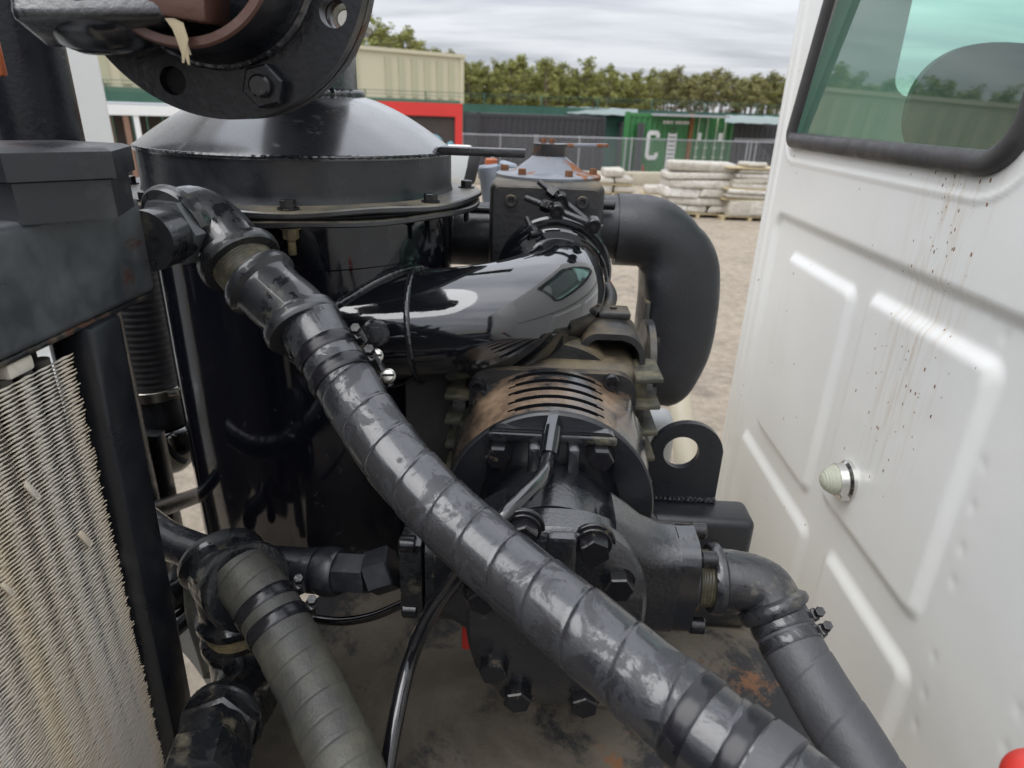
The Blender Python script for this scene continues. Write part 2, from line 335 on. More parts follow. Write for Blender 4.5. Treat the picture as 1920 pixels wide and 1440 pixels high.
def tube(bm, path, r, seg=32, cap=True, uv=False):
    """sweep; r is a number, a list or f(s, theta, t01)"""
    path = [V(p) for p in path]; n = len(path); T = []
    for i in range(n): T.append((path[min(i+1, n-1)]-path[max(i-1, 0)]).normalized())
    u, v, _ = frame(T[0]); S = [0]
    for i in range(1, n): S.append(S[-1]+(path[i]-path[i-1]).length)
    rings = []
    for i in range(n):
        if i:
            q = T[i-1].rotation_difference(T[i]); u = q @ u; u = (u-T[i]*u.dot(T[i])).normalized(); v = T[i].cross(u)
        ring = []
        for k in range(seg):
            th = 2*PI*k/seg
            rr = r(S[i], th, S[i]/S[-1]) if callable(r) else (r[i] if isinstance(r, (list, tuple)) else r)
            ring.append(bm.verts.new(path[i]+(u*math.cos(th)+v*math.sin(th))*rr))
        rings.append(ring)
    for i in range(n-1):
        for k in range(seg):
            bm.faces.new((rings[i][k], rings[i][(k+1) % seg], rings[i+1][(k+1) % seg], rings[i+1][k]))
    if cap:
        bm.faces.new(list(reversed(rings[0]))); bm.faces.new(rings[-1])
    return bm
def lathe(bm, prof, org, ax, seg=48, bump=None, arc=None):
    """prof: list of (r, h) along axis; open ends on r=0 collapse"""
    u, v, w = frame(ax); org = V(org); rings = []
    a0, a1 = arc or (0, 2*PI); full = arc is None; ns = seg if full else seg+1
    for (r, h) in prof:
        if r < 1e-6: rings.append([bm.verts.new(org+w*h)]); continue
        ring = []
        for k in range(ns):
            th = a0+(a1-a0)*k/seg; rr = r+(bump(th, h) if bump else 0)
            ring.append(bm.verts.new(org+w*h+(u*math.cos(th)+v*math.sin(th))*rr))
        rings.append(ring)
    for a, b in zip(rings, rings[1:]):
        rng = range(seg)
        for k in rng:
            k2 = (k+1) % ns
            try:
                if len(a) == 1: bm.faces.new((a[0], b[k2], b[k]))
                elif len(b) == 1: bm.faces.new((a[k], a[k2], b[0]))
                else: bm.faces.new((a[k], a[k2], b[k2], b[k]))
            except ValueError: pass
    return bm
def cyl(bm, a, b, r, seg=32, ch=.0): 
    a, b = V(a), V(b); h = (b-a).length
    if ch: prof = [(0, 0), (r-ch, 0), (r, ch), (r, h-ch), (r-ch, h), (0, h)]
    else: prof = [(0, 0), (r, 0), (r, h), (0, h)]
    return lathe(bm, prof, a, b-a, seg)
def ring(bm, a, b, ro, ri, seg=40, ch=.001):
    a, b = V(a), V(b); h = (b-a).length
    return lathe(bm, [(ri, 0), (ro-ch, 0), (ro, ch), (ro, h-ch), (ro-ch, h), (ri, h), (ri, 0)], a, b-a, seg)
def hexa(bm, a, b, af, ch=.12, twist=0.0):
    """hexagonal prism, chamfered corners at the far end"""
    a, b = V(a), V(b); h = (b-a).length; R = af/math.sqrt(3); u, v, w = frame(b-a)
    def rg(r, z): return [bm.verts.new(a+w*z+(u*math.cos(PI/3*k+twist)+v*math.sin(PI/3*k+twist))*r) for k in range(6)]
    r0, r1, r2 = rg(R, 0), rg(R, h*(1-ch)), rg(R*.90, h)
    bm.faces.new(list(reversed(r0))); bm.faces.new(r2)
    for p, q in ((r0, r1), (r1, r2)):
        for k in range(6): bm.faces.new((p[k], p[(k+1) % 6], q[(k+1) % 6], q[k]))
    return bm
def box(bm, c, size, ax=None, bev=0.0, seg=2):
    c = V(c); X, Y, Z = ax or (V((1, 0, 0)), V((0, 1, 0)), V((0, 0, 1)))
    t = bmesh.new(); bmesh.ops.create_cube(t, size=1)
    for vv in t.verts: vv.co = V((vv.co.x*size[0], vv.co.y*size[1], vv.co.z*size[2]))
    if bev: bmesh.ops.bevel(t, geom=list(t.edges), offset=bev, segments=seg, profile=.5, affect='EDGES')
    mp_ = {}
    for vv in t.verts: mp_[vv] = bm.verts.new(c+V(X)*vv.co.x+V(Y)*vv.co.y+V(Z)*vv.co.z)
    for f in t.faces: bm.faces.new([mp_[q] for q in f.verts])
    t.free(); return bm
def prism(bm, poly, org, u, v, thick, holes=(), bev=0):
    """flat plate: 2D outline (and round-hole outlines) in the u, v plane, thick along u x v"""
    org, u, v = V(org), V(u), V(v); w = u.cross(v).normalized()
    loops = [list(poly)]+[list(h) for h in holes]
    flat = [V((x, y, 0)) for lp in loops for (x, y) in lp]
    tris = tessellate_polygon([[V((x, y, 0)) for (x, y) in lp] for lp in loops])
    lo = [bm.verts.new(org+u*p.x+v*p.y) for p in flat]; hi = [bm.verts.new(org+u*p.x+v*p.y+w*thick) for p in flat]
    for t in tris:
        a, b, c = [flat[i] for i in t]; s = (b-a).cross(c-a).z
        t = t if s > 0 else tuple(reversed(t))
        try: bm.faces.new([hi[i] for i in t]); bm.faces.new([lo[i] for i in reversed(t)])
        except ValueError: pass
    o = 0
    for lp in loops:
        k = len(lp)
        for i in range(k):
            j = (i+1) % k
            try: bm.faces.new((lo[o+i], lo[o+j], hi[o+j], hi[o+i]))
            except ValueError: pass
        o += k
    return bm
def circ(cx, cy, r, n=28): return [(cx+r*math.cos(2*PI*k/n), cy+r*math.sin(2*PI*k/n)) for k in range(n)]
def rrect(x0, y0, x1, y1, r, n=6):
    o = []
    for cx, cy, a in ((x1-r, y1-r, 0), (x0+r, y1-r, PI/2), (x0+r, y0+r, PI), (x1-r, y0+r, 1.5*PI)):
        for k in range(n+1): t = a+PI/2*k/n; o.append((cx+r*math.cos(t), cy+r*math.sin(t)))
    return o
ORG = {}
def mesh(name, bm, mat, sharp=35, smooth=True):
    bmesh.ops.recalc_face_normals(bm, faces=bm.faces)
    me = bpy.data.meshes.new(name); bm.to_mesh(me); bm.free()
    for pl in me.polygons: pl.use_smooth = smooth
    if smooth: me.set_sharp_from_angle(angle=math.radians(sharp))
    me.materials.append(mat if not isinstance(mat, str) else M[mat]); return me
def obj(name, bm, mat, parent=None, label=None, cat=None, group=None, kind=None, sharp=35, smooth=True, recenter=True):
    me = mesh(name, bm, mat, sharp, smooth); o = bpy.data.objects.new(name, me); COL.objects.link(o)
    if parent is not None:
        org = ORG[parent.name]; me.transform(Matrix.Translation(-org)); o.parent = parent; ORG[o.name] = org
    else:
        xs = [v.co for v in me.vertices]
        org = V(((min(c.x for c in xs)+max(c.x for c in xs))/2, (min(c.y for c in xs)+max(c.y for c in xs))/2, min(c.z for c in xs))) if recenter else V((0, 0, 0))
        me.transform(Matrix.Translation(-org)); o.location = org; ORG[o.name] = org
    if label: o['label'] = label
    if cat: o['category'] = cat
    if group: o['group'] = group
    if kind: o['kind'] = kind
    return o
def thing(name, label, cat, loc, group=None):
    o = bpy.data.objects.new(name, None); COL.objects.link(o); o.empty_display_size = .05
    o.location = loc; ORG[o.name] = V(loc); o['label'] = label; o['category'] = cat
    if group: o['group'] = group
    return o
def inst(src, name, loc, parent=None, rz=0.0, scale=None):
    """place another object that shares src's mesh"""
    c = src.copy(); c.name = name; COL.objects.link(c)
    for k in ('label', 'category', 'group'):
        if k in c and parent is not None: del c[k]
    c.parent = parent; c.location = V(loc)-(ORG[parent.name] if parent else V((0, 0, 0)))
    c.rotation_euler = (0, 0, rz)
    if scale: c.scale = scale
    ORG[c.name] = ORG[parent.name] if parent else V(loc)
    return c
def hx(a, d, h, af, washer=0, wt=.002, socket=False):
    """bolt head bmesh on point a, pointing along d"""
    b = bmesh.new(); a = V(a); d = V(d).normalized()
    if washer: cyl(b, a, a+d*wt, washer, 24); a = a+d*wt
    hexa(b, a, a+d*h, af)
    return b
def socket_bolt(a, d, h, r):
    a = V(a); d = V(d).normalized(); b = bmesh.new()
    lathe(b, [(0, 0), (r, 0), (r, h*.85), (r*.9, h), (r*.55, h), (r*.5, h*.45), (0, h*.4)], a, d, 24); return b
def B(): return bmesh.new()
X_, Y_, Z_ = V((1, 0, 0)), V((0, 1, 0)), V((0, 0, 1))
def bead(bm, pts, r, amp=.3, step=.004, seg=10):
    """weld bead: lumpy ripples along a closed or open path"""
    P = spline(pts, step*.5)
    rr = [r*(1+amp*math.sin(i*PI/2.0)*.6+amp*(noise.noise(p*90))) for i, p in enumerate(P)]
    tube(bm, P, rr, seg)
# ================================================================ the setting: ground and the yard behind
GZ = -0.30
def gp(x, y): return PZ(x, y, GZ)
b = B()
xs = [-400, -60, -20, -6, 0, 6, 20, 60, 400]; ys = [-300, -20, -5, 0, 5, 12, 25, 45, 90, 500]
gr = [[b.verts.new((x, y, GZ)) for x in xs] for y in ys]
for j in range(len(ys)-1):
    for i in range(len(xs)-1): b.faces.new((gr[j][i], gr[j][i+1], gr[j+1][i+1], gr[j+1][i]))
obj('ground', b, 'ground', kind='structure', label='packed tan gravel yard', smooth=False, recenter=False)

def vdir(a, c): d = (V(c)-V(a)); d.z = 0; return d.normalized()
# ---- warehouse: long beige cladded wall above a green fascia
def hpt(x, dist, z):               # point on the sight line azimuth of pixel column x at the horizon, at a ground distance
    d = ray(x, 200+(x-960)*.035); d = V((d.x, d.y, 0)).normalized(); p = EYE+d*dist; return V((p.x, p.y, z))
w1 = hpt(868, 62, 0); w0 = hpt(-150, 52, 0); wd = vdir(w0, w1); wl = (w1-w0).length; wn = V((wd.y, -wd.x, 0))
bld = thing('warehouse', 'long beige metal-clad warehouse beyond the green fence, left of the pines', 'building', (w0.x, w0.y, GZ))
def wbox(bm, s0, s1, z0, z1, d0, d1, bev=0):
    c = w0+wd*((s0+s1)/2)-wn*((d0+d1)/2); box(bm, (c.x, c.y, (z0+z1)/2), (abs(s1-s0), abs(d1-d0), z1-z0), (wd, -wn, Z_), bev)
b = B(); wbox(b, 0, wl, GZ, 6.35, 0, 25); obj('wall', b, 'beige', bld, smooth=False)
b = B(); wbox(b, -.2, wl+.15, 6.35, 6.62, -.2, 25.2); obj('roof_trim', b, 'beige', bld, smooth=False)
b = B(); wbox(b, 0, wl-.05, 1.8, 3.0, -.12, 0); obj('fascia', b, 'greenband', bld, smooth=False)
b = B(); wbox(b, wl-.35, wl+.02, GZ, 6.35, -.12, .0); obj('corner_post', b, 'beige', bld, smooth=False)
b0 = B(); wbox(b0, 0, .55, 3.15, 6.0, -.10, -.002)
first = None
s = wl-1.2; k = 0; gaps = [0.72, .74, .72, .74, .75, 2.4, .78, 2.7, .8, .8, .8, .8, 2.5]
while s > 1:
    if first is None:
        first = obj('cladding_rib', b0, 'beige_rib', bld, smooth=False); fs = 0.275; first.location = wd*(s-fs)
    else:
        inst(first, 'cladding_rib', ORG[bld.name]+wd*(s-fs), bld)
    s -= gaps[k % len(gaps)]*1.0+.45; k += 1
# ---- green wind-screen fence with barbed-wire arms
f0 = hpt(-200, 43, 0); f1 = hpt(2300, 62, 0); fd = vdir(f0, f1); fl = (f1-f0).length; fn = V((fd.y, -fd.x, 0))
fen = thing('screen_fence', 'green wind-screen fence topped with barbed wire, behind the containers', 'fence', (f0.x, f0.y, GZ))
n = int(fl/3.0)
b = B(); box(b, (0, 0, 0), (2.96, .03, 2.95))
scr = None
for i in range(n):
    c = f0+fd*(i*3.0+1.5); loc = V((c.x, c.y, GZ+1.5)); rz = math.atan2(fd.y, fd.x)
    if scr is None:
        me = mesh('screen_panel', b, 'dkgreen', smooth=False); scr = bpy.data.objects.new('screen_panel', me); COL.objects.link(scr); scr.parent = fen; ORG[scr.name] = ORG[fen.name]
        scr.location = loc-ORG[fen.name]; scr.rotation_euler = (0, 0, rz)
        pb = B(); cyl(pb, (0, 0, -1.5), (0, 0, 1.62), .04, 8); cyl(pb, (0, 0, 1.6), (0, -.32, 1.98), .02, 6); cyl(pb, (0, 0, 1.6), (0, .32, 1.98), .02, 6)
        pm = mesh('fence_post', pb, 'dkgreen'); po = bpy.data.objects.new('fence_post', pm); COL.objects.link(po); po.parent = fen; ORG[po.name] = ORG[fen.name]
    else: inst(scr, 'screen_panel', loc, fen, rz)
    pl_ = loc+fd*1.5
    if i == 0: po.location = pl_-ORG[fen.name]; po.rotation_euler = (0, 0, rz)
    else: inst(po, 'fence_post', pl_, fen, rz)
for dx, dz in ((-.32, 1.96), (.32, 1.96), (-.18, 1.8), (.18, 1.8)):
    b = B(); a = f0-fn*dx+V((0, 0, GZ+1.5+dz)); c = f1-fn*dx+V((0, 0, GZ+1.5+dz)); tube(b, [a, c], .008, 4, cap=False); obj('barbed_wire', b, 'dkgreen', fen)

# ---- shipping containers
def corrug(bm, a, d, nrm, L_, z0, z1, pitch=.28, dep=.036):
    """corrugated sheet from a along d, outward normal nrm"""
    pts = []; s = 0
    while s < L_-.001:
        for o, q in ((0, 0), (.25, 0), (.5, -dep), (.75, -dep)):
            ss = s+o*pitch
            if ss <= L_: pts.append((ss, q))
        s += pitch
    pts.append((L_, 0)); rows = []
    for (ss, q) in pts:
        p = a+d*ss+nrm*q; rows.append((bm.verts.new((p.x, p.y, z0)), bm.verts.new((p.x, p.y, z1))))
    for p, q in zip(rows, rows[1:]): bm.faces.new((p[0], q[0], q[1], p[1]))
def container(name, label, near, dirL, dirW, L_, W_, h, mat, roofmat, doors_on=None, group=None):
    """near: nearest ground corner; dirL along the long side, dirW along the short side"""
    t = thing(name, label, 'container', near, group); near = V((near.x, near.y, GZ)); c0 = near
    b = B()
    corrug(b, c0+dirL*.1, dirL, -dirW, L_-.2, GZ+.18, GZ+h-.12); obj('side_panel', b, mat, t, smooth=False)
    b = B(); corrug(b, c0+dirW*W_+dirL*.1, dirL, dirW, L_-.2, GZ+.18, GZ+h-.12); obj('side_panel', b, mat, t, smooth=False)
    b = B(); corrug(b, c0+dirL*L_+dirW*.1, dirW, dirL, W_-.2, GZ+.18, GZ+h-.12); obj('end_panel', b, mat, t, smooth=False)
    if not doors_on:
        b = B(); corrug(b, c0+dirW*.1, dirW, -dirL, W_-.2, GZ+.18, GZ+h-.12); obj('end_panel', b, mat, t, smooth=False)
    b = B(); cc = c0+dirL*(L_/2)+dirW*(W_/2); box(b, (cc.x, cc.y, GZ+h-.05), (L_, W_, .06), (dirL, dirW, Z_), .01, 1); obj('roof', b, roofmat, t, smooth=False)
    b = B()
    for (a, d, ln, o) in ((c0, dirL, L_, -dirW), (c0+dirW*W_, dirL, L_, dirW), (c0, dirW, W_, -dirL), (c0+dirL*L_, dirW, W_, dirL)):
        for z in (GZ+.1, GZ+h-.1):
            p = a+d*(ln/2)-o*.04; box(b, (p.x, p.y, z), (ln, .1, .16), (d, o, Z_))
    obj('rail', b, mat, t, smooth=False)
    for i, a in enumerate((c0, c0+dirL*L_, c0+dirW*W_, c0+dirL*L_+dirW*W_)):
        o = (cc-a); o.z = 0; o.normalize(); p = a+o*.07
        b = B(); box(b, (p.x, p.y, GZ+h/2), (.17, .17, h+.02), (dirL, dirW, Z_)); obj('corner_post', b, mat, t, smooth=False)
    return t
# black containers behind the chain-link fence
a1 = gp(893, 328); a2 = gp(1128, 329); dl = vdir(a1, a2); dw = V((-dl.y, dl.x, 0))
cA = container('shipping_container', 'long black container lying behind the chain-link fence, left of the grey-roofed one', V((a1.x, a1.y, GZ)), dl, dw, (a2-a1).length-.05, 2.4, 2.62, 'container_black', 'container_black')
b1 = gp(1190, 333); b2 = hpt(1124, b1.length*1.38, GZ); dl = vdir(b1, b2); dw = V((dl.y, -dl.x, 0))
cB = container('shipping_container', 'charcoal container with a visible grey roof, left of the green one', V((b1.x, b1.y, GZ)), dl, dw, 6.0, .14, 2.38, 'container_dark', 'roofgrey')
# green container: side with the letter, then the door end
g1 = gp(1283, 331); g0 = gp(1190, 331.5); g2 = gp(1357, 330); dl = vdir(g1, g0); dw2 = vdir(g1, g2)
gd = V((-dw2.y, dw2.x, 0))
h_g = 2.86
tg = thing('shipping_container', 'green container with a big white letter on its side and a rust-brown corner post', 'container', (g1.x, g1.y, GZ))
sideL = (g0-g1).length+.7; endW = (g2-g1).length
on = V((-dl.y, dl.x, 0)); on = on if on.dot(EYE-g1) > 0 else -on
en = V((-dw2.y, dw2.x, 0)); en = en if en.dot(EYE-g1) > 0 else -en
g1 = V((g1.x, g1.y, GZ))
b = B(); corrug(b, g1+dl*.12, dl, on, sideL-.2, GZ+.18, GZ+h_g-.16, .3, .05); obj('side_panel', b, 'container_green', tg, smooth=False)
b = B(); p = g1+dl*(sideL/2)+dw2*(endW/2); box(b, (p.x, p.y, GZ+h_g-.08), (sideL, endW, .1), (dl, -on, Z_)); obj('roof', b, 'roofgrey', tg, smooth=False)
b = B()
for z in (GZ+.1, GZ+h_g-.12): p = g1+dl*(sideL/2)-on*.03; box(b, (p.x, p.y, z), (sideL, .1, .16), (dl, on, Z_))
for z in (GZ+.1, GZ+h_g-.12): p = g1+dw2*(endW/2)-en*.03; box(b, (p.x, p.y, z), (endW, .1, .18), (dw2, en, Z_))
obj('rail', b, 'container_green', tg, smooth=False)
b = B(); box(b, (g1.x, g1.y, GZ+h_g/2), (.20, .20, h_g+.03), (dl, on, Z_)); obj('corner_post', b, 'rustpost', tg, label='rust-brown corner post', smooth=False)
for q in (g1+dl*sideL, g1+dw2*endW): b = B(); box(b, (q.x, q.y, GZ+h_g/2), (.18, .18, h_g), (dl, on, Z_)); obj('corner_post', b, 'container_green', tg, smooth=False)
for k in range(2):
    b = B(); c = g1+dw2*(endW*(.28+.45*k))-en*.06; box(b, (c.x, c.y, GZ+h_g/2), (endW*.44, .06, h_g-.4), (dw2, en, Z_))
    for j in range(5):
        box(b, (c.x+en.x*.05, c.y+en.y*.05, GZ+.45+j*.48), (endW*.42, .05, .22), (dw2, en, Z_))
    d_ = obj('door', b, 'container_green', tg, smooth=False)
    for s in (-.11, .10):
        b = B(); c2 = c+dw2*(endW*s)+en*.12; cyl(b, (c2.x, c2.y, GZ+.15), (c2.x, c2.y, GZ+h_g-.15), .035, 8); obj('lock_rod', b, 'palebar', d_)
        b = B(); c3 = c2+en*.03
        for z in (.9, 1.35): box(b, (c3.x, c3.y, GZ+z), (.2, .05, .09), (dw2, en, Z_))
        obj('lock_handle', b, 'palebar', d_, smooth=False)
    b = B(); c4 = c+en*.1+dw2*(endW*(.02 if k else -.06)); box(b, (c4.x, c4.y, GZ+1.85), (.26, .02, .36), (dw2, en, Z_)); obj('door_sign', b, 'white', d_, smooth=False)
# marks on the green side: the letter C, a tall white data panel, a short unreadable number line
tl = -dl      # reading direction on that side
def mark(name, s0, z0, poly, holes=()):
    b = B(); prism(b, poly, g1+dl*s0+on*.012+V((0, 0, z0)), tl, Z_, .006, holes); return obj(name, b, 'white', tg, smooth=False)
Cpts = [(.72, .98), (.72, 1.16), (.60, 1.30), (.14, 1.30), (0, 1.16), (0, .14), (.14, 0), (.60, 0), (.72, .14), (.72, .32), (.52, .32), (.52, .20), (.20, .20), (.20, 1.10), (.52, 1.10), (.52, .98)]
mark('letter_c', 2.42, .78, Cpts)
mark('data_panel', 1.24, .25, [(0, 0), (.5, 0), (.5, 1.75), (0, 1.75)])
b = B()
for j in range(9): p = g1+dl*(1.24-.25)+on*.026; box(b, (p.x, p.y, .36+j*.19), (.36, .004, .05), (dl, on, Z_))
obj('data_line', b, 'container_dark', tg, smooth=False)
b = B(); s = 1.55
for wdt in (.11, .10, .13, .10, 0, .1, .1, .12, .09, .11, .1):
    if wdt: p = g1+dl*s+on*.016; box(b, (p.x, p.y, 2.16), (wdt, .006, .14), (dl, on, Z_))
    s -= wdt+.035 if wdt else .1
obj('number_line', b, 'white', tg, smooth=False)
r1 = gp(1362, 330); r2 = gp(1475, 332); dl = vdir(r1, r2); dw = V((-dl.y, dl.x, 0))
cC = container('shipping_container', 'black container at the right, between the green one and the cab edge', V((r1.x, r1.y, GZ)), dl, dw, (r2-r1).length, 2.4, 2.55, 'container_black', 'container_black')
b = B(); p = V((r1.x, r1.y, 0))+dl*1.6-dw*.03; box(b, (p.x, p.y, 1.45), (3.0, .04, .16), (dl, dw, Z_)); obj('stripe', b, 'roofgrey', cC, smooth=False)
for (x0, x1, zt, lab, Dd) in ((1065, 1195, 2.66, 'pale teal tarpaulin roof peeping over the charcoal container', 38.0), (1362, 1480, 2.52, 'pale teal tarpaulin roof peeping over the right black container', 36.0)):
    p0, p1 = hpt(x0, Dd, 0), hpt(x1, Dd, 0); d = vdir(p0, p1); nn = V((d.y, -d.x, 0)); b = B(); ln = (p1-p0).length; K = 14
    rows = []
    for i in range(K+1):
        q = p0+d*(ln*i/K); w = .014*math.sin(i*2.2)+.010*math.sin(i*5.1)
        rows.append([b.verts.new((q.x+nn.x*o, q.y+nn.y*o, zt+z+w)) for o, z in ((.9, -.28), (.45, -.06), (0, .05), (-.6, .0), (-1.2, -.3))])
    for p, q in zip(rows, rows[1:]):
        for i in range(4): b.faces.new((p[i], q[i], q[i+1], p[i+1]))
    rt = thing('tarp_shelter', lab, 'shelter', ((p0.x+p1.x)/2, (p0.y+p1.y)/2, GZ)); obj('tarp', b, 'tarp', rt)
    for q in (p0+d*.3-nn*.5, p1-d*.3-nn*.5): b = B(); cyl(b, (q.x, q.y, GZ), (q.x, q.y, zt-.05), .05, 8); obj('pole', b, 'galv', rt)
# red container with graffiti, left
r0 = hpt(560, 27.5, GZ); r1 = hpt(867, 27.5, GZ); dl = vdir(r0, r1); dw = V((-dl.y, dl.x, 0)); ln = (r1-r0).length
tr_ = thing('shipping_container', 'bright red container with a dark open side and light blue graffiti', 'container', (r0.x, r0.y, GZ))
def rbox(bm, s0, s1, z0, z1, o0, o1): p = r0+dl*((s0+s1)/2)+dw*((o0+o1)/2); box(bm, (p.x, p.y, (z0+z1)/2), (s1-s0, o1-o0, z1-z0), (dl, dw, Z_))
b = B(); rbox(b, 0, ln, 2.15, 2.62, 0, 2.4); obj('header_rail', b, 'container_red', tr_, smooth=False)
b = B(); rbox(b, ln-.28, ln, GZ, 2.15, 0, 2.4); obj('end_wall', b, 'container_red', tr_, smooth=False)
b = B(); rbox(b, 0, .28, GZ, 2.15, 0, 2.4); obj('end_wall', b, 'container_red', tr_, smooth=False)
b = B(); rbox(b, .28, ln-.28, GZ+.3, 2.15, .12, .2); obj('dark_panel', b, 'wood_dark', tr_, smooth=False)
b = B(); rbox(b, .28, ln-.28, GZ, GZ+.3, 0, .2); obj('sill', b, 'container_red', tr_, smooth=False)
b = B()
def gpt(s, z): p = r0+dl*s+dw*.10; return V((p.x, p.y, z))
for path in ([(ln-1.75, .55), (ln-1.7, 1.1), (ln-1.35, 1.42), (ln-.95, 1.38), (ln-.72, 1.0), (ln-.8, .5)], [(ln-1.45, .6), (ln-1.35, 1.02), (ln-1.1, 1.05), (ln-1.02, .6)], [(ln-.62, 1.05), (ln-.42, 1.2), (ln-.34, .8), (ln-.4, .3)]):
    tube(b, spline([gpt(*q) for q in path], .05), .05, 6)
obj('graffiti', b, 'graffiti', tr_, label='light blue graffiti letters')
# open shed at the left: white beam and posts, dark boards behind
s0 = hpt(120, 16, 0); s1 = hpt(420, 16, 0); dl = vdir(s0, s1); dn = V((-dl.y, dl.x, 0)); ln = (s1-s0).length
sh = thing('open_shed', 'open shed with a white beam, slim posts and dark boards, left of the canister', 'shed', (s0.x, s0.y, GZ))
def sbox(bm, a, c, z0, z1, o0, o1): p = s0+dl*((a+c)/2)+dn*((o0+o1)/2); box(bm, (p.x, p.y, (z0+z1)/2), (c-a, o1-o0, z1-z0), (dl, dn, Z_))
b = B(); sbox(b, 0, ln, 2.14, 2.33, 0, .15); obj('beam', b, 'white', sh, smooth=False)
b = B(); sbox(b, 0, ln, 2.33, 2.36, .05, 3); obj('roof', b, 'roofgrey', sh, smooth=False)
for x, mt_, wd_ in ((.10, 'wood_brown', .10), (.335, 'wood_brown', .10), (.40, 'white', .10), (.80, 'wood_brown', .1)):
    b = B(); sbox(b, ln*x-wd_/2, ln*x+wd_/2, GZ, 2.14, .02, .13); obj('post', b, mt_, sh, smooth=False, label='brown post' if 'brown' in mt_ else 'white post')
s = .05; b = B()
i = 0
while s < ln-.3:
    w_ = .28+.14*random.random(); b = B(); sbox(b, s, s+w_-.02, GZ, 2.2, 1.2+.03*random.random(), 1.3); obj('board', b, random.choice(['wood_dark', 'wood_dark', 'wood_brown', 'container_dark']), sh, smooth=False); s += w_
# ---- chain-link fence in front of the containers
c0 = gp(800, 327); c1 = gp(1475, 338); cd = vdir(c0, c1); cl_ = (c1-c0).length; cn = V((cd.y, -cd.x, 0)); FH = 1.72
c0 = V((c0.x, c0.y, GZ)); 
cf = thing('chain_link_fence', 'galvanised chain-link fence in front of the containers', 'fence', c0)
def fpt(s, z): return c0+cd*s+V((0, 0, z))
for z, r in ((FH, .024), (.08, .012)): b = B(); cyl(b, fpt(0, z), fpt(cl_, z), r, 8); obj('rail', b, 'galv', cf)
for px in (870, 938, 1000, 1004, 1078, 1158, 1168, 1360, 1366, 1374):
    q = gp(px, 330); s = (q-c0).dot(cd); b = B(); cyl(b, fpt(s, 0)-cn*.03, fpt(s, FH+.05)-cn*.03, .034, 8); obj('fence_post', b, 'galv', cf)
b = B(); st = .09; s = -FH
while s < cl_:
    for sg in (1, -1):
        a0, a1 = (s, s+FH) if sg > 0 else (s+FH, s); z0, z1 = 0.05, FH
        lo, hi = 0.0, 1.0
        x0, x1 = a0, a1
        if min(x0, x1) < 0 or max(x0, x1) > cl_: continue
        tube(b, [fpt(x0, z0)+cn*.004*sg, fpt(x1, z1)+cn*.004*sg], .0032, 3, cap=False)
    s += st
obj('wire_mesh', b, 'galv', cf, kind='stuff', sharp=180)
# ---- long low concrete blocks at the fence foot
k0 = gp(780, 345); k1 = gp(1470, 350); kd = vdir(k0, k1); kn = V((-kd.y, kd.x, 0)); L_ = (k1-k0).length; nb = int(L_/1.8)
for i in range(nb):
    p = k0+kd*(i*1.8+.9)+kn*.3; b = B(); box(b, (p.x, p.y, GZ+.26), (1.78, .5, .52), (kd, kn, Z_), .03, 2)
    obj('concrete_block', b, 'concrete', label='long low concrete block in the row at the foot of the chain-link fence', cat='concrete block', group='concrete blocks along the fence')
# ---- stacks of white wrapped goods on pallets
def bag_stack(x, y, wpx, name, lab, layers, seed, round_top=False):
    rnd = random.Random(seed); p = gp(x, y); sc = (p-EYE).dot(_f)/F; Wd = wpx*sc
    ax = V((CR.x, CR.y, 0)).normalized(); ay = V((-ax.y, ax.x, 0))
    t = thing(name, lab, 'pallet stack', p); z = GZ
    b = B()
    for q in (-.45, 0, .45): c = p+ax*(Wd*q); box(b, (c.x, c.y, z+.05), (.1, 1.0, .1), (ax, ay, Z_))
    for q in range(7): c = p+ay*(-.45+.15*q); box(b, (c.x, c.y, z+.115), (Wd, .11, .022), (ax, ay, Z_))
    obj('pallet', b, 'pallet', t, smooth=False); z += .13
    for (n_, hh, wf) in layers:
        for i in range(n_):
            w_ = Wd*wf/n_; c = p+ax*(-Wd*wf/2+w_*(i+.5)+rnd.uniform(-.05, .05)); b = B()
            box(b, (c.x, c.y, z+hh/2), (w_*rnd.uniform(.94, 1.06), .95+rnd.uniform(-.12, .12), hh*rnd.uniform(.9, 1.06)), ((ax*math.cos(rnd.uniform(-.04, .04))+Z_*rnd.uniform(-.03, .03)).normalized(), ay, Z_), min(hh*.34, .07), 3)
            for vv in b.verts: vv.co += V((noise.noise(vv.co*3.1), noise.noise(vv.co*2.7+V((9, 0, 0))), noise.noise(vv.co*3.3+V((0, 7, 0)))*.6))*.09
            obj('bag', b, 'bag', t)
        z += hh*.97
        if rnd.random() < .5 and (n_, hh, wf) != layers[-1]:
            b = B(); box(b, (p.x, p.y, z+.02), (Wd*.98, .95, .035), (ax, ay, Z_)); obj('slip_sheet', b, 'pallet', t, smooth=False); z += .04
bag_stack(1300, 404, 128, 'bag_stack', 'tall stack of white wrapped bags behind the rounded guard', [(3, .22, .85), (2, .24, .9), (2, .26, 1.0), (1, .24, .95), (1, .24, .98), (1, .26, .9)], 3)
bag_stack(1395, 410, 110, 'bag_stack', 'stack of white wrapped goods on a pallet at the cab edge', [(2, .46, .8), (1, .12, .9), (1, .14, .9), (1, .14, .8), (1, .14, .72), (1, .14, .6), (1, .13, .48), (1, .12, .34)], 5)
bag_stack(1145, 366, 74, 'bag_stack', 'low stack of pale blocks behind the valve lever', [(2, .28, 1), (2, .25, .9), (1, .28, .5)], 8)
bag_stack(1235, 385, 70, 'bag_stack', 'low heap of white bags just left of the tall stack', [(2, .24, 1), (2, .22, .9)], 11)
